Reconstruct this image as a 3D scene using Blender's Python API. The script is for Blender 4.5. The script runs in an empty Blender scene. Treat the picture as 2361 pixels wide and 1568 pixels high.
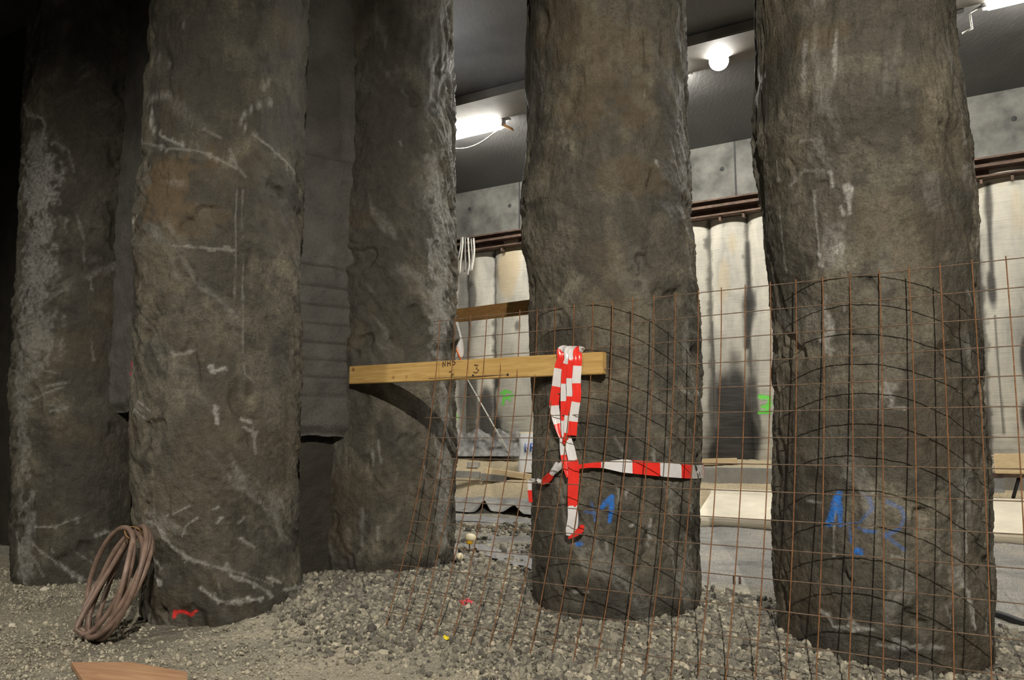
import bpy, math, random
import numpy as np
from mathutils import Vector, Matrix

# ------------------------------------------------------------------ camera, world, lights, exposure
SC = bpy.context.scene
COL = SC.collection
IW, IH, F = 2361, 1568, 1860.0
CX, CY = 1180.5, 784.0
CAM_H = 1.2                       # eye height over the floor
PITCH = math.atan(228.0 / F)
CP, SP = math.cos(PITCH), math.sin(PITCH)

cam = bpy.data.cameras.new('camera')
cam.sensor_width = 36.0
cam.lens = 36.0 * F / IW
cam.clip_start, cam.clip_end = 0.05, 200
camo = bpy.data.objects.new('camera', cam)
camo.location = (0, 0, CAM_H)
camo.rotation_euler = (math.pi / 2 + PITCH, 0, 0)
COL.objects.link(camo)
SC.camera = camo

SC.view_settings.view_transform = 'Standard'
SC.view_settings.look = 'None'
SC.view_settings.exposure = -0.15
SC.view_settings.gamma = 1.0
SC.view_settings.use_curve_mapping = False
SC.cycles.max_bounces = 6
SC.cycles.diffuse_bounces = 3
SC.cycles.glossy_bounces = 2

world = bpy.data.worlds.new('tunnel_air')
SC.world = world
world.use_nodes = True
wb = world.node_tree.nodes['Background']
wb.inputs[0].default_value = (0.8, 0.9, 1.0, 1)
wb.inputs[1].default_value = 0.008


def spot(name, loc, aim, watts, color, angle, blend, radius):
    l = bpy.data.lights.new(name, 'SPOT')
    l.energy = watts
    l.color = color
    l.spot_size = math.radians(angle)
    l.spot_blend = blend
    l.shadow_soft_size = radius
    o = bpy.data.objects.new(name, l)
    o.location = loc
    o.rotation_euler = (Vector(aim) - Vector(loc)).to_track_quat('-Z', 'Y').to_euler()
    COL.objects.link(o)
    return o


# site floodlights hung from the ceiling on the camera's side of the pile row
spot('flood_lamp', (0.55, -1.9, 5.45), (0.5, 4.8, 0.2), 3000, (1.0, 0.92, 0.78), 86, 1.0, 0.03)
spot('flood_lamp_right', (5.2, -1.2, 5.2), (-1.6, 6.0, 0.0), 280, (1.0, 0.92, 0.78), 80, 1.0, 0.15)
spot('flood_lamp_left', (-6.8, 1.0, 5.0), (-3.2, 5.6, 0.6), 850, (1.0, 0.93, 0.80), 75, 1.0, 0.2)

# unseen spot added behind the dark pile to brighten a patch of ceiling
spot('ceiling_patch_spot', (-1.05, 9.0, 4.75), (-0.35, 8.95, 5.7), 55, (0.92, 0.96, 1.0), 120, 1.0, 0.08)

TUBE_STRENGTH = 250.0

# ------------------------------------------------------------------ helpers


def ray(px, py):
    """direction of a photograph point, scaled so that its world Y is 1"""
    u, v = (px - CX) / F, -(py - CY) / F
    y = CP - SP * v
    return u / y, (SP + CP * v) / y


def P(px, py, Y):
    a, b = ray(px, py)
    return Vector((a * Y, Y, CAM_H + b * Y))


def tag(o, label=None, cat=None, group=None, kind=None):
    if label: o['label'] = label
    if cat: o['category'] = cat
    if group: o['group'] = group
    if kind: o['kind'] = kind
    return o


def empty(name, loc, label, cat, group=None):
    o = bpy.data.objects.new(name, None)
    o.location = loc
    o.empty_display_size = 0.1
    COL.objects.link(o)
    return tag(o, label, cat, group)


def link(name, me, mats, parent=None, loc=None):
    o = bpy.data.objects.new(name, me)
    COL.objects.link(o)
    for m in (mats if isinstance(mats, (list, tuple)) else [mats]):
        me.materials.append(m)
    if loc is not None:                       # verts are in world space: move the origin to loc
        L = Vector(loc)
        me.transform(Matrix.Translation(-L))
        o.location = L
    if parent is not None:
        o.parent = parent
        o.matrix_parent_inverse = Matrix.Translation(-parent.location)
    return o


def np_mesh(name, verts, quads, smooth=True, attrs=None):
    me = bpy.data.meshes.new(name)
    k = quads.shape[1]
    me.vertices.add(len(verts))
    me.vertices.foreach_set('co', np.ascontiguousarray(verts, dtype=np.float32).ravel())
    me.loops.add(quads.size)
    me.loops.foreach_set('vertex_index', np.ascontiguousarray(quads, dtype=np.int32).ravel())
    me.polygons.add(len(quads))
    me.polygons.foreach_set('loop_start', np.arange(0, quads.size, k, dtype=np.int32))
    me.polygons.foreach_set('loop_total', np.full(len(quads), k, dtype=np.int32))
    me.polygons.foreach_set('use_smooth', np.full(len(quads), smooth, dtype=bool))
    me.update(calc_edges=True)
    for nm, arr in (attrs or {}).items():
        a = me.attributes.new(nm, 'FLOAT_COLOR', 'POINT')
        a.data.foreach_set('color', np.ascontiguousarray(arr, dtype=np.float32).ravel())
    return me


def grid_quads(nu, nv, wrap=False):
    iu = np.arange(nu if wrap else nu - 1)
    iv = np.arange(nv - 1)
    A, B = np.meshgrid(iu, iv, indexing='ij')
    A2 = (A + 1) % nu
    return np.stack([A * nv + B, A2 * nv + B, A2 * nv + B + 1, A * nv + B + 1], -1).reshape(-1, 4)


class MB:
    """collects boxes, tubes and strips into one mesh"""

    def __init__(s):
        s.v, s.f, s.mi, s.sm = [], [], [], []

    def add(s, verts, faces, mi=0, smooth=False):
        b = len(s.v)
        s.v += [tuple(v) for v in verts]
        s.f += [tuple(i + b for i in f) for f in faces]
        s.mi += [mi] * len(faces)
        s.sm += [smooth] * len(faces)
        return s

    def box(s, c, ex, ey, ez, mi=0, bev=0.0):
        """c centre, ex/ey/ez half-axis vectors; bev = chamfer in metres"""
        c, ex, ey, ez = Vector(c), Vector(ex), Vector(ey), Vector(ez)
        if bev <= 0:
            vs = [c + ex * i + ey * j + ez * k for i in (-1, 1) for j in (-1, 1) for k in (-1, 1)]
            fs = [(0, 1, 3, 2), (4, 6, 7, 5), (0, 4, 5, 1), (2, 3, 7, 6), (0, 2, 6, 4), (1, 5, 7, 3)]
            return s.add(vs, fs, mi)
        import bmesh
        bm = bmesh.new()
        vs = [bm.verts.new(c + ex * i + ey * j + ez * k) for i in (-1, 1) for j in (-1, 1) for k in (-1, 1)]
        for f in [(0, 1, 3, 2), (4, 6, 7, 5), (0, 4, 5, 1), (2, 3, 7, 6), (0, 2, 6, 4), (1, 5, 7, 3)]:
            bm.faces.new([vs[i] for i in f])
        bmesh.ops.recalc_face_normals(bm, faces=bm.faces)
        bmesh.ops.bevel(bm, geom=bm.edges[:], offset=bev, segments=2, affect='EDGES')
        bm.verts.index_update()
        s.add([v.co for v in bm.verts], [[v.index for v in f.verts] for f in bm.faces], mi)
        bm.free()
        return s

    def tube(s, pts, r, n=8, mi=0, closed=False, caps=True):
        pts = [Vector(p) for p in pts]
        m = len(pts)
        rr = r if isinstance(r, (list, tuple)) else [r] * m
        vs, fs = [], []
        up = None
        for i, p in enumerate(pts):
            if closed:
                t = pts[(i + 1) % m] - pts[i - 1]
            else:
                t = pts[min(i + 1, m - 1)] - pts[max(i - 1, 0)]
            t.normalize()
            if up is None:
                up = Vector((0, 0, 1)) if abs(t.z) < 0.9 else Vector((1, 0, 0))
            a = (up - t * up.dot(t))
            a.normalize()
            up = a
            b = t.cross(a)
            for k in range(n):
                w = 2 * math.pi * k / n
                vs.append(p + (a * math.cos(w) + b * math.sin(w)) * rr[i])
        for i in range(m if closed else m - 1):
            j = (i + 1) % m
            for k in range(n):
                l = (k + 1) % n
                fs.append((i * n + k, i * n + l, j * n + l, j * n + k))
        s.add(vs, fs, mi, True)
        if caps and not closed:
            b0 = len(s.v) - len(vs)
            s.f += [tuple(b0 + k for k in reversed(range(n))), tuple(b0 + (m - 1) * n + k for k in range(n))]
            s.mi += [mi, mi]
            s.sm += [False, False]
        return s

    def lathe(s, c, axis, prof, n=20, mi=0):
        """prof: list of (radius, distance along axis)"""
        axis = Vector(axis).normalized()
        a = Vector((0, 0, 1)) if abs(axis.z) < 0.9 else Vector((1, 0, 0))
        a = (a - axis * a.dot(axis)).normalized()
        b = axis.cross(a)
        vs, fs = [], []
        for r, h in prof:
            for k in range(n):
                w = 2 * math.pi * k / n
                vs.append(Vector(c) + axis * h + (a * math.cos(w) + b * math.sin(w)) * r)
        for i in range(len(prof) - 1):
            for k in range(n):
                l = (k + 1) % n
                fs.append((i * n + k, i * n + l, (i + 1) * n + l, (i + 1) * n + k))
        fs.append(tuple(reversed(range(n))))
        fs.append(tuple((len(prof) - 1) * n + k for k in range(n)))
        return s.add(vs, fs, mi, True)

    def grid(s, rows, mi=0, smooth=True):
        nu, nv = len(rows), len(rows[0])
        vs = [p for r in rows for p in r]
        fs = [(i * nv + j, (i + 1) * nv + j, (i + 1) * nv + j + 1, i * nv + j + 1) for i in range(nu - 1) for j in range(nv - 1)]
        return s.add(vs, fs, mi, smooth)

    def build(s, name, mats, parent=None, loc=None):
        me = bpy.data.meshes.new(name)
        me.from_pydata(s.v, [], s.f)
        me.polygons.foreach_set('material_index', s.mi)
        me.polygons.foreach_set('use_smooth', s.sm)
        me.update()
        if loc is None and parent is None:
            a = np.array(s.v)
            loc = ((a[:, 0].min() + a[:, 0].max()) / 2, (a[:, 1].min() + a[:, 1].max()) / 2, a[:, 2].min())
        return link(name, me, mats, parent, loc)


# ---- noise (numpy)


def _hash(ix, iy, iz, seed):
    h = (ix.astype(np.int64) * 374761393 + iy.astype(np.int64) * 668265263 + iz.astype(np.int64) * 2147483647 + seed * 1274126177) & 0xFFFFFFFF
    h = ((h ^ (h >> 13)) * 1274126177) & 0xFFFFFFFF
    h = ((h ^ (h >> 16)) * 2246822519) & 0xFFFFFFFF
    return ((h ^ (h >> 15)) & 0xFFFFFF) / float(0xFFFFFF)


def vnoise(x, y, z, seed=0):
    x0, y0, z0 = np.floor(x), np.floor(y), np.floor(z)
    fx, fy, fz = x - x0, y - y0, z - z0
    fx, fy, fz = [f * f * f * (f * (f * 6 - 15) + 10) for f in (fx, fy, fz)]
    r = 0
    for dx in (0, 1):
        wx = fx if dx else 1 - fx
        for dy in (0, 1):
            wy = fy if dy else 1 - fy
            for dz in (0, 1):
                wz = fz if dz else 1 - fz
                r = r + wx * wy * wz * _hash(x0 + dx, y0 + dy, z0 + dz, seed)
    return r * 2 - 1


def fbm(x, y, z, seed=0, octv=4, gain=0.5):
    r, a, s = 0, 1.0, 0
    for o in range(octv):
        r = r + a * vnoise(x * 2 ** o + o * 7.3, y * 2 ** o - o * 3.1, z * 2 ** o + o * 1.7, seed + o)
        s += a
        a *= gain
    return r / s * 1.6


def smooth(a, b, x):
    t = np.clip((x - a) / (b - a), 0, 1)
    return t * t * (3 - 2 * t)


def stroke(cov, S, T, pts, w, strength, nz=None, edge=0.6):
    """raise the coverage array along a polyline given in surface metres"""
    for (a, b) in zip(pts[:-1], pts[1:]):
        lo_s, hi_s = min(a[0], b[0]) - w * 1.3, max(a[0], b[0]) + w * 1.3
        lo_t, hi_t = min(a[1], b[1]) - w * 1.3, max(a[1], b[1]) + w * 1.3
        m = np.nonzero((S > lo_s) & (S < hi_s) & (T > lo_t) & (T < hi_t))[0]
        if not len(m): continue
        dx, dy = b[0] - a[0], b[1] - a[1]
        L2 = dx * dx + dy * dy + 1e-9
        k = np.clip(((S[m] - a[0]) * dx + (T[m] - a[1]) * dy) / L2, 0, 1)
        d = np.hypot(S[m] - a[0] - k * dx, T[m] - a[1] - k * dy) / w
        if nz is not None:
            d = d * (1 + 0.7 * nz[m])
        cov[m] = np.maximum(cov[m], strength * (1 - smooth(1 - edge, 1.0, d)))


def blob(cov, S, T, c, rs, rt, strength, nz=None):
    d = np.hypot((S - c[0]) / rs, (T - c[1]) / rt)
    if nz is not None:
        d = d + 0.55 * nz
    cov[:] = np.maximum(cov, strength * (1 - smooth(0.55, 1.05, d)))


# ------------------------------------------------------------------ materials


class NT:
    def __init__(s, name):
        s.m = bpy.data.materials.new(name)
        s.m.use_nodes = True
        s.t = s.m.node_tree
        s.b = s.t.nodes['Principled BSDF']
        s.co = None

    def n(s, kind, **kw):
        nd = s.t.nodes.new(kind)
        for k, v in kw.items():
            if k in nd.bl_rna.properties.keys(): setattr(nd, k, v)
            else: nd.inputs[k].default_value = v
        return nd

    def l(s, a, b): s.t.links.new(a, b)

    def coord(s, scale=(1, 1, 1), rot=(0, 0, 0)):
        if s.co is None: s.co = s.n('ShaderNodeTexCoord')
        mp = s.n('ShaderNodeMapping')
        mp.inputs['Scale'].default_value = scale
        mp.inputs['Rotation'].default_value = rot
        s.l(s.co.outputs['Object'], mp.inputs[0])
        return mp.outputs[0]

    def noise(s, vec, scale, detail=5, rough=0.6, dist=0.0):
        nd = s.n('ShaderNodeTexNoise', Scale=scale, Detail=detail, Roughness=rough, Distortion=dist)
        s.l(vec, nd.inputs['Vector'])
        return nd.outputs['Fac']

    def ramp(s, fac, stops):
        nd = s.n('ShaderNodeValToRGB')
        cr = nd.color_ramp
        while len(cr.elements) < len(stops): cr.elements.new(0.5)
        for e, (p, c) in zip(cr.elements, stops):
            e.position = p
            e.color = (c if hasattr(c, '__len__') else (c, c, c)) + ((1,) if not hasattr(c, '__len__') or len(c) == 3 else ()) if hasattr(c, '__len__') else (c, c, c, 1)
        s.l(fac, nd.inputs[0])
        return nd.outputs['Color']

    def mix(s, fac, a, b, mode='MIX'):
        nd = s.n('ShaderNodeMix', data_type='RGBA', blend_type=mode)
        for sock, val in ((nd.inputs[0], fac), (nd.inputs[6], a), (nd.inputs[7], b)):
            if hasattr(val, 'is_output'): s.l(val, sock)
            elif hasattr(val, '__len__'): sock.default_value = tuple(val) + (1,)
            else: sock.default_value = val
        return nd.outputs[2]

    def math(s, op, a, b=0.0, c=None):
        nd = s.n('ShaderNodeMath', operation=op)
        for sock, val in zip(nd.inputs, (a, b) if c is None else (a, b, c)):
            if hasattr(val, 'is_output'): s.l(val, sock)
            else: sock.default_value = val
        return nd.outputs[0]

    def attr(s, name):
        nd = s.n('ShaderNodeAttribute', attribute_name=name)
        sep = s.n('ShaderNodeSeparateColor')
        s.l(nd.outputs['Color'], sep.inputs[0])
        return nd, sep

    def bump(s, h, strength, dist, prev=None):
        nd = s.n('ShaderNodeBump', Strength=strength, Distance=dist)
        s.l(h, nd.inputs['Height'])
        if prev is not None: s.l(prev, nd.inputs['Normal'])
        return nd.outputs[0]

    def out(s, color, rough=0.8, normal=None, spec=0.3, metal=0.0):
        for sock, val in (('Base Color', color), ('Roughness', rough)):
            if hasattr(val, 'is_output'): s.l(val, s.b.inputs[sock])
            elif hasattr(val, '__len__'): s.b.inputs[sock].default_value = tuple(val) + (1,)
            else: s.b.inputs[sock].default_value = val
        s.b.inputs['Specular IOR Level'].default_value = spec
        s.b.inputs['Metallic'].default_value = metal
        if normal is not None: s.l(normal, s.b.inputs['Normal'])
        return s.m


def simple(name, col, rough=0.6, metal=0.0, var=0.25, scale=6.0, spec=0.4, bump=0.0, stretch=(1, 1, 1)):
    t = NT(name)
    v = t.coord(stretch)
    f = t.noise(v, scale, 6)
    d = tuple(c * (1 - var) for c in col)
    u = tuple(min(1, c * (1 + var)) for c in col)
    c = t.ramp(f, [(0.3, d), (0.7, u)])
    nm = t.bump(t.noise(v, scale * 8, 4), bump, 0.004) if bump else None
    return t.out(c, rough, nm, spec, metal)


def emissive(name, col, strength):
    m = bpy.data.materials.new(name)
    m.use_nodes = True
    t = m.node_tree
    t.nodes.remove(t.nodes['Principled BSDF'])
    e = t.nodes.new('ShaderNodeEmission')
    e.inputs[0].default_value = tuple(col) + (1,)
    e.inputs[1].default_value = strength
    t.links.new(e.outputs[0], t.nodes['Material Output'].inputs[0])
    return m


def pile_material(name, dark, mid, light, lime_col=(0.40, 0.395, 0.375)):
    t = NT(name)
    v = t.coord()
    big = t.noise(v, 2.3, 7, 0.62, 0.6)
    c = t.ramp(big, [(0.34, dark), (0.46, mid), (0.55, mid), (0.72, light)])
    flow = t.noise(t.coord((1.0, 1.0, 0.28), (0.35, 0.2, 0)), 9.0, 6, 0.65, 1.2)
    c = t.mix(0.55, c, t.ramp(flow, [(0.28, 0.35), (0.5, 0.5), (0.72, 0.72)]), 'OVERLAY')
    grain = t.noise(v, 70.0, 4, 0.7)
    c = t.mix(0.75, c, t.ramp(grain, [(0.28, 0.24), (0.72, 0.76)]), 'OVERLAY')
    speck = t.noise(v, 17.0, 6, 0.72, 0.4)
    c = t.mix(0.7, c, t.ramp(speck, [(0.30, 0.20), (0.46, 0.5), (0.56, 0.52), (0.72, 0.74)]), 'OVERLAY')
    a, sep = t.attr('marks')
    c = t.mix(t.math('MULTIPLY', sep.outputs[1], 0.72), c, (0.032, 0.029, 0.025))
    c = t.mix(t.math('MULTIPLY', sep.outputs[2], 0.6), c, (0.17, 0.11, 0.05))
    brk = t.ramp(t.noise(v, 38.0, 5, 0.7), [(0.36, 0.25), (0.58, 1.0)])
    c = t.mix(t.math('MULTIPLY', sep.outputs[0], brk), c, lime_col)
    pa = t.n('ShaderNodeAttribute', attribute_name='paint')
    brk2 = t.ramp(t.noise(v, 55.0, 4, 0.7), [(0.34, 0.35), (0.52, 1.0)])
    c = t.mix(t.math('MULTIPLY', pa.outputs['Alpha'], brk2), c, pa.outputs['Color'])
    r = t.ramp(big, [(0.3, 0.62), (0.7, 0.88)])
    r = t.mix(sep.outputs[1], r, (0.5, 0.5, 0.5))
    h = t.math('ADD', t.math('MULTIPLY', flow, 0.45), t.math('ADD', t.math('MULTIPLY', grain, 0.25), t.math('MULTIPLY', speck, 0.5)))
    nm = t.bump(h, 1.0, 0.030)
    nm = t.bump(t.noise(v, 150.0, 3, 0.6), 0.35, 0.004, nm)
    return t.out(c, r, nm, 0.35)


M_PILE = pile_material('pile_concrete', (0.055, 0.051, 0.041), (0.115, 0.105, 0.083), (0.23, 0.211, 0.164))
M_PILE_D = pile_material('pile_concrete_damp', (0.046, 0.042, 0.036), (0.08, 0.073, 0.061), (0.14, 0.128, 0.107))


def shotcrete(name, a, b):
    t = NT(name)
    v = t.coord()
    f = t.noise(v, 4.0, 7, 0.65)
    c = t.ramp(f, [(0.3, a), (0.7, b)])
    g = t.noise(v, 60.0, 4, 0.7)
    c = t.mix(0.5, c, t.ramp(g, [(0.25, 0.28), (0.75, 0.72)]), 'OVERLAY')
    at, sep = t.attr('marks')
    c = t.mix(t.math('MULTIPLY', sep.outputs[1], 0.7), c, (0.04, 0.036, 0.03))
    c = t.mix(sep.outputs[2], c, (0.62, 0.04, 0.10))
    return t.out(c, 0.9, t.bump(g, 0.9, 0.015), 0.2)


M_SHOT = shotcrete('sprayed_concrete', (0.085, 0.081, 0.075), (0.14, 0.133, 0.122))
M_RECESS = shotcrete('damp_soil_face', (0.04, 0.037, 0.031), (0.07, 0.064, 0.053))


def far_wall_material():
    t = NT('far_pile_concrete')
    v = t.coord()
    f = t.noise(t.coord((1, 1, 0.35)), 2.6, 7, 0.62, 0.4)
    c = t.ramp(f, [(0.26, (0.24, 0.235, 0.215)), (0.46, (0.44, 0.42, 0.365)), (0.62, (0.56, 0.53, 0.45)), (0.78, (0.47, 0.39, 0.265))])
    lines = t.noise(t.coord((0.6, 0.6, 14.0), (0.05, 0.03, 0)), 5.0, 5, 0.65)
    c = t.mix(0.35, c, t.ramp(lines, [(0.30, 0.22), (0.45, 0.5), (0.7, 0.62)]), 'OVERLAY')
    a, sep = t.attr('marks')
    c = t.mix(t.math('MULTIPLY', sep.outputs[1], 0.97), c, t.mix(t.ramp(lines, [(0.4, 0.0), (0.7, 1.0)]), (0.022, 0.020, 0.020), (0.065, 0.06, 0.058)))
    c = t.mix(t.math('MULTIPLY', sep.outputs[2], 0.65), c, (0.50, 0.37, 0.18))
    pa = t.n('ShaderNodeAttribute', attribute_name='paint')
    c = t.mix(pa.outputs['Alpha'], c, pa.outputs['Color'])
    h = t.math('ADD', t.math('MULTIPLY', lines, 0.7), t.math('MULTIPLY', t.noise(v, 40, 4, 0.7), 0.3))
    return t.out(c, 0.75, t.bump(h, 0.7, 0.012), 0.3)


M_FAR = far_wall_material()


def ceiling_material():
    t = NT('ceiling_concrete')
    v = t.coord()
    f = t.noise(v, 0.8, 8, 0.65, 0.5)
    c = t.ramp(f, [(0.3, (0.045, 0.045, 0.046)), (0.55, (0.08, 0.078, 0.076)), (0.75, (0.125, 0.121, 0.113))])
    g = t.noise(t.coord((2, 0.5, 1), (0, 0, 0.54)), 14, 5, 0.7)
    c = t.mix(0.3, c, t.ramp(g, [(0.3, 0.3), (0.7, 0.7)]), 'OVERLAY')
    r = t.ramp(f, [(0.3, 0.34), (0.7, 0.6)])
    return t.out(c, r, t.bump(g, 0.35, 0.02), 0.5)


M_CEIL = ceiling_material()
M_CAP = simple('capping_concrete', (0.125, 0.122, 0.11), 0.8, var=0.55, scale=2.6, bump=0.3)
M_STEEL = simple('rusty_steel', (0.115, 0.075, 0.055), 0.75, 0.3, 0.45, 9, bump=0.3)
M_RUST = simple('rusty_wire', (0.20, 0.092, 0.04), 0.8, 0.15, 0.45, 30)
M_BAR = simple('grey_wire', (0.17, 0.12, 0.085), 0.75, 0.2, 0.4, 30)
M_KERB = simple('cream_concrete', (0.84, 0.77, 0.63), 0.85, var=0.14, scale=5, bump=0.3, stretch=(0.5, 0.5, 2))
M_GREY = simple('grey_concrete', (0.36, 0.35, 0.32), 0.85, var=0.2, scale=5, bump=0.3)
M_GALV = simple('dull_grey_steel', (0.30, 0.29, 0.27), 0.5, 0.5, 0.2, 8)
M_BLACK = simple('black_plastic', (0.018, 0.018, 0.02), 0.5, var=0.3)
M_HOSE = simple('brown_hose', (0.205, 0.142, 0.115), 0.42, var=0.35, scale=14, bump=0.15)
M_WHITEP = simple('white_plastic', (0.84, 0.85, 0.86), 0.35, var=0.08)
M_CREAMP = simple('cream_plastic', (0.78, 0.70, 0.50), 0.4, var=0.08)
M_YELP = simple('yellow_plastic', (0.72, 0.42, 0.02), 0.4, var=0.1)
M_YELB = simple('bright_yellow_plastic', (0.85, 0.72, 0.03), 0.4, var=0.1)
M_BLUE = simple('blue_print', (0.02, 0.13, 0.62), 0.5, var=0.1)
M_TRED = simple('tape_red', (0.78, 0.035, 0.025), 0.28, var=0.12, scale=12, spec=0.5)
M_TWHI = simple('tape_white', (0.68, 0.67, 0.69), 0.25, var=0.08, scale=12, spec=0.5)
M_ORANGE = simple('orange_rod', (0.85, 0.22, 0.07), 0.4, var=0.1)
M_REDSCRAP = simple('red_scrap', (0.66, 0.07, 0.09), 0.5, var=0.25, scale=25)
M_SHEET = simple('dusty_plastic_sheet', (0.29, 0.285, 0.275), 0.5, var=0.4, scale=7, spec=0.35, bump=0.3)
M_SHEETD = simple('grey_plastic_sheet', (0.27, 0.27, 0.28), 0.4, var=0.3, scale=9, spec=0.5, bump=0.3)
M_PALE = simple('pale_cable', (0.62, 0.60, 0.54), 0.5, var=0.1)
M_STONE_W = simple('pale_stone', (0.66, 0.62, 0.52), 0.8, var=0.15, scale=20, bump=0.4)
M_INK = simple('dark_ink', (0.10, 0.055, 0.03), 0.8, var=0.2)


def wood(name, a, b, axis, knots=True):
    """axis: world direction of the grain (unit, horizontal)"""
    t = NT(name)
    ang = math.atan2(axis[1], axis[0])
    mp = t.coord((0.6, 9.0, 9.0), (0, 0, 0))
    mp0 = mp.node
    mp0.vector_type = 'POINT'
    rot = t.n('ShaderNodeVectorRotate', rotation_type='Z_AXIS')
    rot.inputs['Angle'].default_value = -ang
    t.l(t.co.outputs['Object'], rot.inputs[0])
    t.l(rot.outputs[0], mp0.inputs[0])
    g = t.noise(mp, 4.0, 6, 0.6, 1.2)
    c = t.ramp(g, [(0.28, a), (0.5, tuple((x + y) / 2 for x, y in zip(a, b))), (0.72, b)])
    if knots:
        vo = t.n('ShaderNodeTexVoronoi', Scale=5.5)
        t.l(t.co.outputs['Object'], vo.inputs['Vector'])
        c = t.mix(t.ramp(vo.outputs['Distance'], [(0.05, 0.75), (0.13, 0.0)]), c, (0.16, 0.05, 0.025))
    return t.out(c, 0.7, t.bump(g, 0.3, 0.004), 0.3)


ROWD = (0.797, -0.604, 0)
M_PLANK = wood('yellow_pine', (0.40, 0.24, 0.075), (0.62, 0.42, 0.16), ROWD)
M_PLANK_B = wood('brown_pine', (0.26, 0.14, 0.05), (0.42, 0.24, 0.09), ROWD)
M_BOARD = wood('reddish_board', (0.34, 0.18, 0.10), (0.56, 0.35, 0.21), (1, -0.3, 0), False)
M_TIMBER = wood('fresh_pale_timber', (0.66, 0.49, 0.28), (0.86, 0.70, 0.45), (1, -0.3, 0), False)


def floor_material():
    t = NT('gravel_floor')
    v = t.coord()
    f = t.noise(v, 1.6, 8, 0.65, 0.3)
    sand = t.ramp(f, [(0.3, (0.30, 0.285, 0.235)), (0.5, (0.44, 0.41, 0.33)), (0.72, (0.60, 0.55, 0.44))])
    grey = t.ramp(f, [(0.3, (0.24, 0.235, 0.225)), (0.5, (0.42, 0.41, 0.39)), (0.75, (0.54, 0.49, 0.42))])
    a, sep = t.attr('marks')
    c = t.mix(sep.outputs[1], sand, grey)
    c = t.mix(sep.outputs[2], c, t.ramp(f, [(0.3, (0.46, 0.40, 0.28)), (0.7, (0.70, 0.60, 0.41))]))
    gr = t.noise(v, 95.0, 4, 0.75)
    c = t.mix(0.8, c, t.ramp(gr, [(0.25, 0.12), (0.5, 0.5), (0.75, 0.85)]), 'OVERLAY')
    vo = t.n('ShaderNodeTexVoronoi', Scale=60.0, feature='F1')
    t.l(v, vo.inputs['Vector'])
    c = t.mix(0.5, c, t.ramp(vo.outputs['Distance'], [(0.0, 0.72), (0.6, 0.28)]), 'OVERLAY')
    c = t.mix(t.math('MULTIPLY', sep.outputs[0], 0.6), c, (0.06, 0.055, 0.048))
    h = t.math('ADD', t.math('MULTIPLY', vo.outputs['Distance'], -0.6), t.math('MULTIPLY', gr, 0.6))
    return t.out(c, 0.88, t.bump(h, 0.9, 0.014), 0.25)


M_FLOOR = floor_material()


def stone_material():
    t = NT('crushed_stone')
    nd, sep = t.attr('tone')
    c = t.ramp(sep.outputs[0], [(0.0, (0.085, 0.081, 0.072)), (0.4, (0.185, 0.175, 0.148)), (0.75, (0.32, 0.298, 0.24)), (1.0, (0.50, 0.46, 0.365))])
    g = t.noise(t.coord(), 80, 4, 0.7)
    c = t.mix(0.4, c, t.ramp(g, [(0.3, 0.3), (0.7, 0.7)]), 'OVERLAY')
    return t.out(c, 0.88, t.bump(g, 0.4, 0.004), 0.25)


M_STONE = stone_material()

# ------------------------------------------------------------------ site layout
# far pile wall: points with n = 11.87 along the normal WN, running along WT
WN, WT, WD = np.array([0.515, 0.857]), np.array([0.857, -0.515]), 11.87
CEIL_Z = 4.5 + CAM_H

rng = np.random.default_rng(7)
random.seed(7)

_ctrl = np.array([
    (-5.1, 8.3, -1.20), (-4.6, 7.2, -1.22), (-3.7, 6.9, -1.22), (-3.0, 6.9, -1.22), (-2.05, 5.55, -1.27), (-2.65, 5.75, -1.27), (-3.4, 5.6, -1.27),
    (-1.53, 6.0, -1.14), (-1.55, 6.7, -1.12), (-1.05, 6.8, -1.10), (-0.5, 6.9, -1.11), (-0.1, 7.2, -1.12), (0.1, 6.1, -1.14), (-0.5, 6.3, -1.20), (0.70, 5.4, -1.19),
    (0.25, 5.8, -1.15), (1.3, 5.75, -1.15), (2.0, 4.42, -1.24), (1.55, 4.75, -1.15), (2.8, 4.75, -1.22), (1.7, 5.8, -1.17), (3.3, 5.2, -1.17),
    (-0.8, 5.80, -1.31), (-0.4, 5.4, -1.30), (0.05, 4.95, -1.31), (0.53, 4.70, -1.31), (1.2, 4.2, -1.31), (2.0, 3.8, -1.31), (3.0, 4.0, -1.28),
    (-1.5, 5.2, -1.28), (-2.0, 4.6, -1.31), (-3.4, 4.4, -1.30), (-0.5, 4.4, -1.33), (-7, 6, -1.25), (-7, 9, -1.2), (-5, 3, -1.3), (0, 2.5, -1.32), (0, 0, -1.3), (4, 0, -1.3),
    (5.5, 4, -1.2), (0.0, 8.2, -1.12), (-1, 9, -1.12), (2, 7, -1.12), (3.6, 6.4, -1.12), (6, 5.5, -1.12), (-4, 9.5, -1.15), (-9, 3, -1.3), (8, 1, -1.2), (0, -5, -1.3), (-9, -5, -1.3), (9, -5, -1.3)])


def _rbf():
    X = _ctrl[:, :2]
    D = np.linalg.norm(X[:, None] - X[None], axis=2)
    n = len(X)
    A = np.zeros((n + 1, n + 1))
    A[:n, :n] = D - 0.02 * np.eye(n)
    A[:n, n] = A[n, :n] = 1
    return np.linalg.solve(A, np.append(_ctrl[:, 2], 0))


_w = _rbf()
_nx = np.array([-99, 7.2, 9.2, 10.0, 10.6, 11.3, 11.9, 99])
_nh = np.array([-1.12, -1.12, -1.10, -0.97, -0.63, -0.36, -0.30, -0.30])


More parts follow.
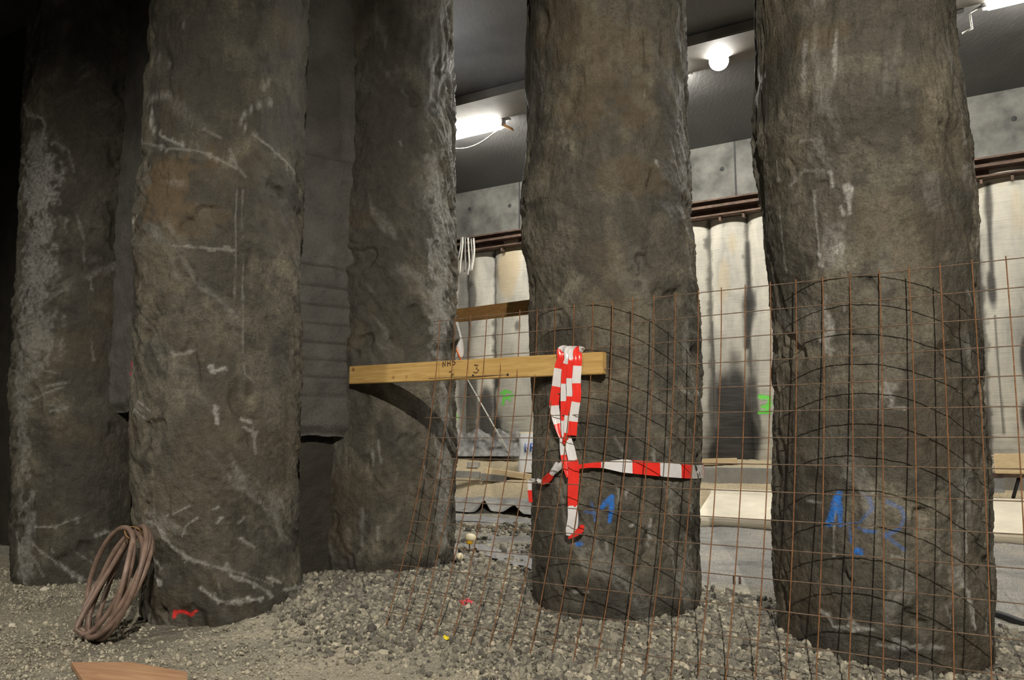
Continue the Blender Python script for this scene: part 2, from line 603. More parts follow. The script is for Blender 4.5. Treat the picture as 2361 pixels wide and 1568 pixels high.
def ground_rel(x, y):
    x, y = np.asarray(x, float), np.asarray(y, float)
    near = np.full(np.broadcast(x, y).shape, _w[-1])
    for k, (cx_, cy_, _) in enumerate(_ctrl):
        near = near + _w[k] * np.hypot(x - cx_, y - cy_)
    n = WN[0] * x + WN[1] * y
    far = np.interp(n, _nx, _nh) + 0.02 * fbm(x * 1.1, y * 1.1, 0 * x, 3, 3)
    t = smooth(6.0, 7.4, n)
    return near * (1 - t) + far * t


def ground(x, y):
    return ground_rel(x, y) + CAM_H


def gz(x, y):
    return float(ground(np.array([x]), np.array([y]))[0])


def on_ground(px, py, y0=3.0, y1=16.0):
    """where the sight line of a photograph point meets the floor"""
    ys = np.linspace(y0, y1, 1300)
    a, b = ray(px, py)
    d = CAM_H + b * ys - ground(a * ys, ys)
    i = int(np.argmax(d < 0)) if (d < 0).any() else len(ys) - 1
    return Vector((a * ys[i], ys[i], gz(a * ys[i], ys[i])))


# ------------------------------------------------------------------ floor
def build_floor():
    xs = np.unique(np.concatenate([np.arange(-12, -5.5, 0.12), np.arange(-5.5, 4.4, 0.022), np.arange(4.4, 12, 0.10)]))
    ys = np.unique(np.concatenate([np.arange(-6, 3.6, 0.25), np.arange(3.6, 9.0, 0.022), np.arange(9.0, 20, 0.06)]))
    X, Y = np.meshgrid(xs, ys, indexing='ij')
    x, y = X.ravel(), Y.ravel()
    z = ground(x, y)
    n = WN[0] * x + WN[1] * y
    z += 0.012 * fbm(x * 2.2, y * 2.2, 0 * x, 11, 4) + 0.006 * fbm(x * 17, y * 17, 0 * x, 21, 3) + 0.004 * vnoise(x * 45, y * 45, 0 * x, 5)
    grey = smooth(5.9, 6.7, n + 0.25 * fbm(x, y, 0 * x, 31, 3)) * (1 - smooth(9.9, 10.3, n + 0.12 * fbm(x * 1.5, y * 1.5, 0 * x, 32, 3)))
    dirt = grey * smooth(-0.55, 0.25, fbm(x * 2.3, y * 2.3, 0 * x, 33, 4)) * (1 - smooth(0.6, 1.4, x)) * 0.95
    grey = grey * (1 - dirt * 0.9)
    sand = smooth(9.9, 10.3, n)
    dark = 0.3 * smooth(0.15, 0.6, fbm(x * 0.8, y * 0.8, 0 * x, 41, 4)) * (1 - sand) + dirt * 0.55 * smooth(-0.2, 0.3, fbm(x * 9, y * 9, 0 * x, 34, 3))
    # darker ground around the hose coil
    dark = np.maximum(dark, 0.8 * (1 - smooth(0.2, 0.75, np.hypot(x + 2.45, y - 5.35) + 0.2 * fbm(x * 3, y * 3, 0 * x, 8, 3))))
    marks = np.stack([np.clip(dark, 0, 1), grey, sand, np.ones_like(x)], -1)
    me = np_mesh('floor', np.stack([x, y, z], -1), grid_quads(len(xs), len(ys)), True, {'marks': marks})
    tag(link('floor', me, M_FLOOR), kind='structure')


build_floor()

# ------------------------------------------------------------------ ceiling
mb = MB()
mb.box((0, 6, CEIL_Z + 0.2), (14, 0, 0), (0, 14, 0), (0, 0, 0.2))
tag(mb.build('ceiling', M_CEIL), kind='structure')


def wpt(n, t, z):
    q = WN * n + WT * t
    return Vector((q[0], q[1], z))


mb = MB()      # shallow downstand the lamps are fixed to
wn3, wt3 = Vector((WN[0], WN[1], 0)), Vector((WT[0], WT[1], 0))
mb.box(wpt(8.72, -2.0, CEIL_Z - 0.06), wt3 * 12, wn3 * 0.34, (0, 0, 0.062), bev=0.012)
tag(mb.build('trim_1', simple('beam_concrete', (0.16, 0.145, 0.125), 0.7, var=0.3, scale=2)), kind='structure')

# ------------------------------------------------------------------ far pile wall
def px_wall(px, py):
    a, b = ray(px, py)
    Y = WD / (WN[0] * a + WN[1])
    return (WT[0] * a * Y + WT[1] * Y, CAM_H + b * Y)


def paint_over(paint, cov, col):
    """lay a paint colour over the RGBA array"""
    m = cov > paint[:, 3]
    paint[m, :3] = col
    paint[m, 3] = cov[m]


GREEN, BLUEP, REDP, PINKP = (0.18, 0.80, 0.10), (0.02, 0.17, 0.62), (0.85, 0.03, 0.03), (0.62, 0.03, 0.10)
T0 = px_wall(1138, 700)[0]


def build_far_wall():
    ts = np.unique(np.concatenate([np.arange(-14, -9, 0.1), np.arange(-9, 2.0, 0.018), np.arange(2.0, 9, 0.1)]))
    zs = np.unique(np.concatenate([np.arange(0.55, 4.70, 0.022), [4.75]]))
    Tm, Zm = np.meshgrid(ts, zs, indexing='ij')
    t, z = Tm.ravel(), Zm.ravel()
    jt = t + 0.025 * fbm(t * 0.6, z * 0.9, 0 * t, 51, 3)
    k = np.mod(jt - T0, 1.48)
    s1 = k / 0.90
    s2 = (k - 0.90) / 0.58
    b = np.where(k < 0.90, np.sqrt(np.clip(1 - (2 * s1 - 1) ** 2, 0, 1)) * 0.17, np.sqrt(np.clip(1 - (2 * s2 - 1) ** 2, 0, 1)) * 0.12)
    b = b + 0.018 * fbm(t * 1.3, z * 1.3, 0 * t, 52, 4) + 0.006 * fbm(t * 3, z * 26, 0 * t, 53, 3) * smooth(1.4, 0.6, z - 0.5 + 0.5 * fbm(t, z, 0 * t, 54, 2))
    n = WD + 0.08 - b
    q = WN[None] * n[:, None] + WT[None] * t[:, None]
    wet = np.zeros_like(t); rust = np.zeros_like(t)
    nz = fbm(t * 2.5, z * 1.6, 0 * t, 55, 4)
    nf = fbm(t * 9, z * 9, 0 * t, 56, 3)

    def ell(px, py, rx, ry, st, arr=wet):
        c = px_wall(px, py); e = px_wall(px + rx, py); g = px_wall(px, py - ry)
        blob(arr, t, z, c, abs(e[0] - c[0]), abs(g[1] - c[1]), st, nz * 0.5)

    def ln(pts, w, st, arr=wet):
        stroke(arr, t, z, [px_wall(*p) for p in pts], w, st, nz, 0.8)
    # seams between the piles are damp
    for kk in range(-6, 9):
        for off in (0.0, -0.58):
            c = T0 + kk * 1.48 + off
            stroke(wet, t, z, [(c, 0.3), (c + 0.02, 4.8)], 0.05, 0.75, nf, 0.9)
    # the arched wet patch in the gap right of the middle pile
    ell(1692, 1010, 56, 270, 1.0); ell(1694, 1050, 82, 150, 1.0); ell(1700, 900, 40, 130, 1.0); ell(1735, 960, 26, 200, 0.85); ell(1650, 960, 20, 130, 0.8); ell(1655, 1050, 30, 60, 1.0)
    ln([(1722, 560), (1728, 700), (1722, 800)], 0.10, 0.95)
    ln([(1640, 745), (1646, 830), (1645, 960)], 0.045, 0.9)
    # gap left of the middle pile: wet patches, plus painted shade down its left side
    ell(1122, 960, 22, 90, 0.95); ell(1140, 985, 22, 40, 0.9); ell(1092, 930, 16, 140, 0.8); ell(1070, 820, 16, 260, 0.7); ell(1145, 870, 14, 34, 0.9); ell(1198, 752, 10, 18, 0.7)
    ell(1088, 690, 14, 50, 0.7)
    # gap right of the nearest pile
    ell(2287, 660, 16, 62, 0.95); ln([(2278, 430), (2283, 560), (2290, 680)], 0.07, 0.9); ln([(2294, 730), (2302, 850), (2315, 1000)], 0.02, 0.8)
    ell(2365, 830, 14, 60, 0.9); ell(2366, 960, 18, 40, 0.95)
    ell(1178, 620, 30, 70, 0.8, rust); ell(1670, 640, 20, 60, 0.5, rust); ell(1690, 560, 14, 40, 0.5, rust); ell(2345, 480, 20, 60, 0.4, rust)
    paint = np.zeros((len(t), 4))
    cov = np.zeros_like(t)

    def gp(pts, w=0.035, st=1.0):
        stroke(cov, t, z, [px_wall(*p) for p in pts], w, st, nf * 0.5, 0.5)
    gp([(1158, 908), (1170, 902), (1184, 906)]); gp([(1168, 903), (1166, 932)], 0.04); gp([(1172, 918), (1190, 912)]); gp([(1172, 918), (1184, 924)], 0.03)
    gp([(1754, 915), (1778, 917), (1776, 935), (1760, 938)]); gp([(1774, 937), (1770, 950), (1752, 952)]); gp([(1752, 952), (1780, 951)], 0.03)
    gp([(1054, 950), (1058, 965)], 0.03, 0.7)
    paint_over(paint, cov, GREEN)
    marks = np.stack([0 * t, wet, rust, np.ones_like(t)], -1)
    me = np_mesh('wall_back', np.concatenate([q, z[:, None]], 1), grid_quads(len(ts), len(zs)), True, {'marks': marks, 'paint': paint})
    w = tag(link('wall_back', me, M_FAR, loc=wpt(WD, -4, 0.6)), kind='structure')
    cb = MB()
    cb.box(wpt(WD + 0.35, -2.5, (4.72 + CEIL_Z) / 2), wt3 * 12, wn3 * 0.33, (0, 0, (CEIL_Z - 4.72) / 2 + 0.02))
    for kk in range(-5, 8):    # recessed formwork joints and tie holes of the capping beam
        c = T0 + 0.52 + kk * 1.9
        cb.box(wpt(WD + 0.02, c, (4.75 + CEIL_Z) / 2), wt3 * 0.012, wn3 * 0.008, (0, 0, (CEIL_Z - 4.75) / 2), mi=1)
        for dz, dt in ((0.55, -0.2), (0.62, -1.05)):
            cb.lathe(wpt(WD + 0.022, c + dt, 4.75 + dz), -wn3, [(0.035, 0), (0.035, 0.006)], 14, 1)
    cb.build('capping_beam', [M_CAP, simple('joint_shadow_gap', (0.05, 0.05, 0.048), 0.9)], w)
    # the stub wall that closes the view at the far left
    return w


WALL = build_far_wall()

# steel waler along the head of the far piles
wal = empty('steel_waler', wpt(WD - 0.12, -2.5, 4.6), 'long rusty brown steel channel running along the top of the pale far wall', 'steel beam')
zt, zb = 3.575 + CAM_H, 3.315 + CAM_H
MB().box(wpt(WD - 0.06, -2.5, (zt + zb) / 2), wt3 * 12, wn3 * 0.012, (0, 0, (zt - zb) / 2)).build('web', M_STEEL, wal)
for zz in (zt - 0.012, zb + 0.012, (zt + zb) / 2 + 0.02):
    MB().box(wpt(WD - 0.14, -2.5, zz), wt3 * 12, wn3 * 0.10, (0, 0, 0.012 if zz != (zt + zb) / 2 + 0.02 else 0.02)).build('flange', M_STEEL, wal)
for px in (1078, 1170, 1668, 1722, 2268, 2340):
    tt = px_wall(px, 500)[0]
    MB().box(wpt(WD - 0.16, tt, zb - 0.02), wt3 * 0.016, wn3 * 0.04, (0, 0, 0.055)).build('bracket', M_STEEL, wal)

# ------------------------------------------------------------------ bored piles
PILES = {}


def edges_to_axis(D, left, right, r_fix=None):
    """silhouette tables (y, x) -> functions of height: axis x, axis y, radius"""
    ys = sorted(set([p[0] for p in (left or right)]))
    hs, xs, yy, rs = [], [], [], []
    for y in ys:
        if left: xl = np.interp(y, [p[0] for p in left], [p[1] for p in left]); al = math.atan(ray(xl, y)[0])
        if right: xr = np.interp(y, [p[0] for p in right], [p[1] for p in right]); ar = math.atan(ray(xr, y)[0])
        if left and right: ac, half = (al + ar) / 2, (ar - al) / 2
        else:
            half = math.asin(r_fix / D)
            ac = al + half if left else ar - half
        cxw, cyw = D * math.sin(ac), D * math.cos(ac)
        xm = CX + F * math.tan(ac)
        hs.append(CAM_H + ray(xm, y)[1] * (cyw - D * math.sin(half)))
        xs.append(cxw); yy.append(cyw); rs.append(D * math.sin(half))
    o = np.argsort(hs)
    return np.array(hs)[o], np.array(xs)[o], np.array(yy)[o], np.array(rs)[o]


class Pile:
    def __init__(s, key, D, left, right, r_fix=None, step=0.010, zmin=-0.35, seed=1, mat=M_PILE, lump=0.022, gouge=0.016, shear=0.5, ledge=None, dirn=2.1, sideb=0):
        s.h, s.ax, s.ay, s.ar = edges_to_axis(D, left, right, r_fix)
        s.mx, s.my, s.mr = float(np.mean(s.ax)), float(np.mean(s.ay)), float(np.mean(s.ar))
        s.face = math.atan2(-s.my, -s.mx)            # direction that looks at the camera
        s.seed, s.mat, s.step = seed, mat, step
        s.lump, s.gouge, s.shear, s.ledge, s.zmin = lump, gouge, shear, ledge, zmin
        s.dirn, s.sideb = dirn, sideb
        s.lime, s.limeb, s.wetb, s.ochb, s.paints, s.lumps = [], [], [], [], [], []
        PILES[key] = s

    def hit(s, px, py):
        """photograph point -> (angle from the facing direction, height) on the mean cylinder"""
        a, b = ray(px, py)
        A = a * a + 1; B = -2 * (a * s.mx + s.my); C = s.mx ** 2 + s.my ** 2 - s.mr ** 2
        disc = B * B - 4 * A * C
        Y = (-B - math.sqrt(max(disc, 0))) / (2 * A)
        x, y = a * Y - s.mx, Y - s.my
        ph = (math.atan2(y, x) - s.face + math.pi) % (2 * math.pi) - math.pi
        return ph * s.mr, CAM_H + b * Y

    def point(s, px, py, off=0.0):
        """photograph point -> world point in front of the pile surface by off"""
        sm, z = s.hit(px, py)
        w = sm / s.mr + s.face
        r = np.interp(z, s.h, s.ar) + off
        return Vector((np.interp(z, s.h, s.ax) + math.cos(w) * r, np.interp(z, s.h, s.ay) + math.sin(w) * r, z))

    def build(s, label, top_fine):
        st = s.step
        ph = np.unique(np.round(np.concatenate([np.arange(-1.95, 1.95, st / s.mr), np.arange(1.95, 2 * math.pi - 1.95, 0.06)]), 5))
        zs = np.unique(np.round(np.concatenate([np.arange(s.zmin, top_fine, st), np.arange(top_fine, CEIL_Z, 0.05), [CEIL_Z + 0.02]]), 5))
        A, Z = np.meshgrid(ph, zs, indexing='ij')
        a, z = A.ravel(), Z.ravel()
        a_s = (a + math.pi) % (2 * math.pi) - math.pi
        S = a_s * s.mr
        r = np.interp(z, s.h, s.ar)
        cx, cy = np.interp(z, s.h, s.ax), np.interp(z, s.h, s.ay)
        q1, q2 = np.cos(a) * s.mr, np.sin(a) * s.mr
        sd = s.seed * 13
        warp = fbm(q1 * 1.2, q2 * 1.2, z * 0.9, sd + 1, 3)
        big = fbm(q1 * 2.0 + 3, q2 * 2.0, z * 1.6, sd, 4)
        mid = fbm(q1 * 7, q2 * 7, z * 5, sd + 7, 4)
        d0 = s.shear * z + 0.35 * warp
        Sw = S + 0.10 * fbm(q1 * 2, q2 * 2, z * 2, sd + 2, 3)
        zw = z + 0.14 * fbm(q1 * 1.6, q2 * 1.6, z * 1.6, sd + 3, 3)
        th = s.dirn
        ua, ub = Sw * math.sin(th) - zw * math.cos(th), Sw * math.cos(th) + zw * math.sin(th)
        str_ = 1 - np.abs(fbm(ua * 11, ub * 2.6, 0.3 * warp, sd + 11, 4))
        side = smooth(0.45, 1.0, np.abs(a_s) / 1.35) * (1.0 if s.sideb == 0 else smooth(-0.2, 0.4, a_s * s.sideb))
        patch = smooth(-0.2, 0.5, fbm(q1 * 1.5, q2 * 1.5, z * 1.3, sd + 5, 3))
        d = s.lump * big + 0.007 * mid + s.gouge * (0.25 * patch + 1.0 * side) * (str_ - 0.75) + 0.0035 * fbm(q1 * 34, q2 * 34, z * 34, sd + 17, 3) - 0.007 * (1 - np.abs(fbm(q1 * 13, q2 * 13, z * 13, sd + 19, 3))) ** 3 * patch
        hol = fbm(q1 * 5 + 9, q2 * 5, z * 4, sd + 23, 3)
        d -= 0.03 * smooth(0.55, 0.95, hol)
        if s.ledge is not None:
            zl, amp = s.ledge
            d += amp * smooth(-0.03, 0.03, z - zl + 0.10 * fbm(q1 * 3, q2 * 3, 0 * z, sd + 29, 3)) * smooth(1.0, 0.2, z - zl)
            d -= amp * 0.8 * np.exp(-((z - zl + 0.05) / 0.05) ** 2)
        nz = fbm(q1 * 5, q2 * 5, z * 4, sd + 31, 4)
        nf = fbm(q1 * 20, q2 * 20, z * 16, sd + 37, 3)
        lime = 0.34 * smooth(0.2, 0.7, fbm(ua * 7, ub * 2.5, 0 * S, sd + 41, 4)) * smooth(0.3, 0.9, str_) * (0.3 + 0.7 * patch)
        wet = 0.85 * smooth(0.08, 0.42, fbm(q1 * 2.2 + 4, q2 * 2.2, z * 1.7, sd + 43, 5))
        wet = np.maximum(wet, 0.75 * smooth(0.30, 0.62, fbm(q1 * 11, q2 * 11, z * 9, sd + 45, 4)))
        och = 0.20 * smooth(0.2, 0.6, fbm(q1 * 2.5 - 4, q2 * 2.5, z * 2.5, sd + 47, 4))
        base = gz(s.mx - 0.5 * s.mx / np.hypot(s.mx, s.my), s.my - 0.6)
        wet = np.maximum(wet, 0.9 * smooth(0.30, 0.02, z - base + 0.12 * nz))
        sc = np.hypot(s.mx, s.my) / F
        for pts, w, k in s.lime:
            n0 = lime.copy()
            stroke(lime, S, z, [s.hit(*p) for p in pts], w * 0.5 * sc * 1.0, k, nf * 1.3, 0.85)
            d += 0.006 * np.clip(lime - n0, 0, 1)
        for (px, py, rx, ry, k) in s.limeb:
            blob(lime, S, z, s.hit(px, py), rx * sc, ry * sc, k, nf)  # real lime and painted rim light share this mask
        for (px, py, rx, ry, k) in s.wetb:
            blob(wet, S, z, s.hit(px, py), rx * sc * 1.15, ry * sc * 1.15, k, nz * 0.9)  # damp patches and painted flank shade share this mask
        for (px, py, rx, ry, k) in s.ochb:
            blob(och, S, z, s.hit(px, py), rx * sc * 1.3, ry * sc * 1.3, k, nz * 1.1 + nf * 0.4)
        for (px, py, rr, amp) in s.lumps:
            c = s.hit(px, py)
            d += amp * np.exp(-(((S - c[0]) ** 2 + (z - c[1]) ** 2) / (rr * sc) ** 2))
        paint = np.zeros((len(a), 4))
        for col, pts, w, k in s.paints:
            cov = np.zeros_like(a)
            stroke(cov, S, z, [s.hit(*p) for p in pts], w * 0.5 * sc * 0.95, k, nf * 0.6, 0.55)
            paint_over(paint, cov, col)
        w = a + s.face
        V = np.stack([cx + np.cos(w) * (r + d), cy + np.sin(w) * (r + d), z], -1)
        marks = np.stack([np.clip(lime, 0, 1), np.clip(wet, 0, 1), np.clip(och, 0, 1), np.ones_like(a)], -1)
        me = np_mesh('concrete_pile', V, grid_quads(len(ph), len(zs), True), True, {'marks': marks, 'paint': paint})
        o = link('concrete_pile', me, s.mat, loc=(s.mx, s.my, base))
        tag(o, label, 'pile', 'bored concrete piles left standing in the excavation')
        return o


# leftmost pile, set back
p = Pile('P0', 8.5, [(0, 65), (200, 58), (400, 48), (600, 40), (800, 28), (900, 20), (1000, 22), (1100, 23), (1200, 17), (1300, 20), (1360, 16)], None, 0.60, step=0.014, seed=1, mat=M_PILE, gouge=0.04, shear=-0.6, dirn=0.6, sideb=-1)
p.lime = [([(80, 245), (85, 268), (115, 275), (120, 295), (108, 340), (108, 365)], 9, 0.8), ([(60, 1215), (110, 1215), (165, 1195)], 7, 0.8), ([(25, 1190), (70, 1135)], 6, 0.7),
          ([(30, 1240), (60, 1260), (120, 1310), (170, 1340)], 6, 0.8), ([(20, 1230), (25, 1290), (32, 1350)], 9, 0.8), ([(55, 1285), (75, 1330)], 6, 0.6), ([(110, 890), (158, 883)], 10, 0.6),
          ([(70, 922), (150, 892)], 7, 0.55), ([(115, 948), (158, 940)], 10, 0.55), ([(200, 1235), (232, 1228)], 11, 0.7), ([(100, 1300), (150, 1335), (190, 1345)], 5, 0.5), ([(150, 1275), (190, 1300)], 6, 0.5),
          ([(85, 400), (115, 440), (105, 480), (120, 520)], 12, 0.8), ([(50, 660), (110, 650), (140, 620)], 10, 0.6), ([(215, 640), (218, 670)], 6, 0.6), ([(215, 780), (220, 830)], 6, 0.4), ([(190, 500), (205, 560), (200, 600)], 6, 0.5),
          ([(45, 760), (80, 740), (110, 745)], 8, 0.5), ([(60, 820), (90, 850), (130, 860)], 8, 0.5), ([(105, 700), (150, 670)], 7, 0.5), ([(145, 330), (175, 350), (185, 400)], 7, 0.45)]
p.limeb = [(100, 440, 60, 95, 0.8), (85, 600, 50, 120, 0.65), (90, 780, 45, 90, 0.5), (95, 350, 34, 50, 0.6), (45, 950, 22, 200, 0.45), (40, 1250, 22, 90, 0.5)]
p.wetb = [(230, 900, 80, 400, 0.8), (150, 1040, 60, 60, 0.7), (200, 1250, 90, 80, 0.7), (220, 300, 80, 300, 0.8)]  # the tall ones paint shade over the right half, the others are damp
p.build('leftmost grey concrete pile, streaked white, standing behind the hose coil', 4.9)

# pile with the hose coil leaning on it
p = Pile('P1', 6.56, [(0, 345), (200, 340), (330, 328), (400, 318), (500, 305), (600, 308), (800, 307), (1000, 305), (1200, 307), (1300, 318), (1420, 325), (1460, 330)],
         [(0, 713), (200, 708), (330, 703), (400, 700), (500, 698), (600, 697), (800, 692), (1000, 691), (1200, 688), (1300, 687), (1420, 690), (1460, 690)], step=0.010, seed=2, mat=M_PILE, gouge=0.032, shear=0.8, dirn=2.35)
p.lime = [([(365, 250), (362, 298), (393, 321), (436, 337)], 9, 0.85), ([(338, 330), (400, 345), (470, 350), (520, 370), (560, 392)], 8, 0.55), ([(640, 235), (600, 245), (575, 265), (566, 285), (585, 310), (625, 335), (660, 365), (692, 402)], 9, 0.8),
          ([(630, 190), (612, 208)], 11, 0.6), ([(370, 60), (366, 100), (375, 130), (400, 150)], 7, 0.4), ([(345, 225), (372, 235), (398, 218)], 11, 0.45), ([(450, 265), (455, 290), (490, 305), (520, 320)], 7, 0.45), ([(448, 50), (430, 75)], 9, 0.4),
          ([(562, 440), (557, 560), (550, 690)], 3, 0.35), ([(575, 440), (571, 580), (569, 700), (567, 860), (590, 885)], 3, 0.45), ([(420, 570), (440, 572), (550, 582)], 6, 0.5), ([(545, 350), (560, 385), (580, 410)], 9, 0.4),
          ([(335, 515), (345, 500)], 12, 0.9), ([(407, 822), (460, 806)], 8, 0.5), ([(495, 858), (520, 850)], 14, 0.85), ([(323, 925), (350, 948)], 6, 0.9), ([(317, 945), (350, 973)], 6, 0.9), ([(497, 937), (500, 975)], 9, 0.95),
          ([(556, 968), (574, 972)], 9, 0.85), ([(558, 984), (577, 993)], 7, 0.8), ([(585, 998), (584, 1048)], 7, 0.5), ([(392, 1185), (427, 1168)], 5, 0.65), ([(360, 1207), (375, 1188)], 5, 0.6), ([(405, 1238), (415, 1215), (445, 1194)], 6, 0.65),
          ([(490, 1207), (500, 1196)], 11, 0.65), ([(540, 1208), (556, 1193)], 6, 0.5), ([(480, 1175), (495, 1170)], 8, 0.6), ([(325, 1205), (350, 1210), (362, 1232)], 15, 0.7), ([(350, 1212), (360, 1240), (380, 1262), (410, 1287), (450, 1302)], 8, 0.85),
          ([(540, 1242), (572, 1264)], 9, 0.6), ([(450, 1302), (520, 1318), (600, 1347)], 5, 0.45), ([(508, 1328), (560, 1345), (603, 1377)], 7, 0.65), ([(438, 1358), (475, 1385), (495, 1391), (540, 1386), (577, 1380)], 12, 1.0),
          ([(592, 1333), (627, 1346)], 9, 0.85), ([(632, 1362), (682, 1352)], 13, 0.95), ([(330, 1288), (352, 1312)], 7, 0.7), ([(332, 1322), (347, 1347)], 8, 0.85), ([(480, 1345), (486, 1375)], 5, 0.3), ([(340, 1190), (330, 1180)], 7, 0.6)]
p.wetb = [(520, 880, 60, 90, 0.8), (480, 970, 42, 70, 0.8), (420, 1090, 60, 60, 0.65), (590, 1020, 40, 90, 0.6), (470, 1170, 150, 45, 0.75), (500, 1290, 190, 70, 0.75), (470, 1400, 190, 70, 1.0), (650, 1000, 20, 140, 0.5), (480, 200, 140, 130, 0.75),
          (600, 480, 70, 60, 0.5), (450, 40, 130, 60, 0.5), (540, 520, 60, 25, 0.7)]
p.ochb = [(400, 430, 80, 70, 0.8), (440, 500, 60, 50, 0.4)]
p.lumps = [(360, 1360, 70, 0.05), (560, 1390, 110, 0.05), (345, 580, 30, 0.03), (640, 780, 60, -0.018), (420, 1290, 80, -0.03), (380, 1240, 60, 0.02), (640, 1060, 60, -0.02)]
p.paints = [(REDP, [(370, 1424), (373, 1412), (388, 1413), (404, 1422), (410, 1420)], 10, 1.0), (REDP, [(408, 1418), (422, 1411)], 8, 0.9)]
p.build('grey concrete pile with the brown hose coil leaning on its foot', 3.4)

# pile between the sprayed panel and the gap with the lamp
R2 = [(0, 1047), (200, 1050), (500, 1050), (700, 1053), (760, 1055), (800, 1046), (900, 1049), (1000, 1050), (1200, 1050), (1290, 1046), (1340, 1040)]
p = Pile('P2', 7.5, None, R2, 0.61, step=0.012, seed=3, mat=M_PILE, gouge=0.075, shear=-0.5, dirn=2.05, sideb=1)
p.lime = [([(855, 1035), (857, 1072)], 8, 0.5), ([(868, 1015), (874, 1066)], 8, 0.5), ([(866, 1215), (868, 1245)], 8, 0.6), ([(975, 1075), (978, 1110)], 6, 0.7), ([(830, 1180), (832, 1280)], 14, 0.3), ([(925, 325), (930, 335)], 9, 0.5),
          ([(1000, 1000), (1010, 1080), (1000, 1160)], 8, 0.5), ([(1025, 1010), (1035, 1100), (1028, 1200)], 8, 0.5), ([(985, 640), (1000, 700), (1010, 760)], 7, 0.5), ([(985, 900), (1000, 960), (1020, 1010)], 7, 0.5)]
p.limeb = [(1020, 560, 40, 190, 0.7), (1012, 720, 36, 120, 0.6), (1022, 1150, 30, 190, 0.6), (1005, 420, 34, 80, 0.5), (1025, 950, 24, 120, 0.5)]  # bright right rim: light from behind painted in as pale patches
p.wetb = [(880, 250, 110, 420, 0.95), (865, 700, 110, 330, 0.85), (830, 900, 30, 420, 0.8), (860, 300, 60, 400, 0.75), (900, 1100, 60, 160, 0.6), (950, 1020, 30, 90, 0.5), (900, 1310, 110, 30, 1.0)]  # damp front, darkened further with the left flank's shade painted in
p.paints = [(PINKP, [(880, 1325), (900, 1322), (918, 1324)], 10, 0.9), (PINKP, [(888, 1329), (905, 1327)], 9, 0.9)]
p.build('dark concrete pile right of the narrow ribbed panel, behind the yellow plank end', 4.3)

# middle pile with the tape
p = Pile('P3', 6.06, [(0, 1210), (100, 1205), (200, 1213), (280, 1212), (340, 1206), (400, 1201), (460, 1197), (520, 1203), (560, 1212), (640, 1220), (730, 1222), (900, 1226), (1100, 1228), (1300, 1230), (1420, 1234)],
         [(0, 1580), (100, 1582), (200, 1585), (300, 1588), (400, 1592), (500, 1597), (600, 1605), (700, 1612), (900, 1614), (1100, 1617), (1200, 1618), (1300, 1618), (1350, 1619), (1420, 1614)], step=0.0085, seed=4, mat=M_PILE, gouge=0.045, shear=-0.4, ledge=(2.90, 0.012), dirn=1.95, sideb=1)
p.lime = [([(1417, 1128), (1421, 1154)], 10, 0.45), ([(1434, 1133), (1436, 1152)], 6, 0.75), ([(1497, 1033), (1499, 1064)], 7, 0.5), ([(1408, 1008), (1428, 1042)], 9, 0.4), ([(1494, 1198), (1491, 1258)], 8, 0.75), ([(1390, 1250), (1392, 1278)], 9, 0.6),
          ([(1448, 1214), (1453, 1210)], 10, 0.7), ([(1305, 1368), (1347, 1368)], 9, 0.5), ([(1502, 1075), (1505, 1090)], 7, 0.7), ([(1582, 385), (1594, 470), (1590, 540)], 7, 0.5), ([(1555, 340), (1570, 420)], 9, 0.45), ([(1515, 375), (1520, 385)], 8, 0.7), ([(1485, 212), (1487, 222)], 7, 0.6),
          ([(1575, 530), (1588, 570)], 9, 0.6), ([(1240, 530), (1246, 560)], 6, 0.6), ([(1585, 860), (1598, 905)], 14, 0.7), ([(1568, 900), (1580, 910)], 12, 0.6), ([(1540, 1130), (1548, 1300), (1570, 1400)], 8, 0.35), ([(1575, 1140), (1590, 1250), (1600, 1370)], 8, 0.45), ([(1270, 1220), (1272, 1300)], 8, 0.25)]
p.limeb = [(1580, 380, 26, 130, 0.35), (1575, 800, 24, 60, 0.35), (1575, 1330, 26, 80, 0.35)]  # pale right edge: lime with the rim light painted in
p.wetb = [(1420, 220, 70, 70, 0.75), (1500, 560, 80, 60, 0.4), (1520, 660, 40, 90, 0.6), (1300, 480, 70, 40, 0.6), (1450, 1260, 60, 40, 0.6), (1420, 1010, 90, 60, 0.35), (1420, 1390, 190, 45, 1.0), (1500, 1340, 70, 50, 0.7), (1245, 1200, 22, 220, 0.75), (1340, 440, 70, 40, 0.5), (1390, 1130, 40, 30, 0.4), (1240, 200, 30, 200, 0.7)]  # narrow ones on the left edge paint its shade, the rest is damp
p.ochb = [(1370, 190, 110, 120, 0.4), (1460, 410, 60, 40, 0.35), (1330, 60, 90, 60, 0.35)]
p.lumps = [(1540, 1390, 45, 0.05), (1290, 1370, 60, 0.03), (1330, 1355, 90, -0.02), (1420, 1360, 60, 0.025), (1590, 1380, 50, 0.05), (1270, 470, 40, 0.03), (1318, 235, 14, -0.03), (1590, 1160, 60, 0.02)]
p.paints = [(BLUEP, [(1378, 1172), (1391, 1157), (1403, 1145), (1402, 1172), (1397, 1203)], 11, 1.0), (BLUEP, [(1355, 1158), (1363, 1202)], 7, 0.5), (BLUEP, [(1340, 1180), (1366, 1184)], 7, 0.45), (BLUEP, [(1322, 1255), (1331, 1254)], 15, 1.0)]
p.build('middle concrete pile with red and white tape hung in front of it', 3.6)

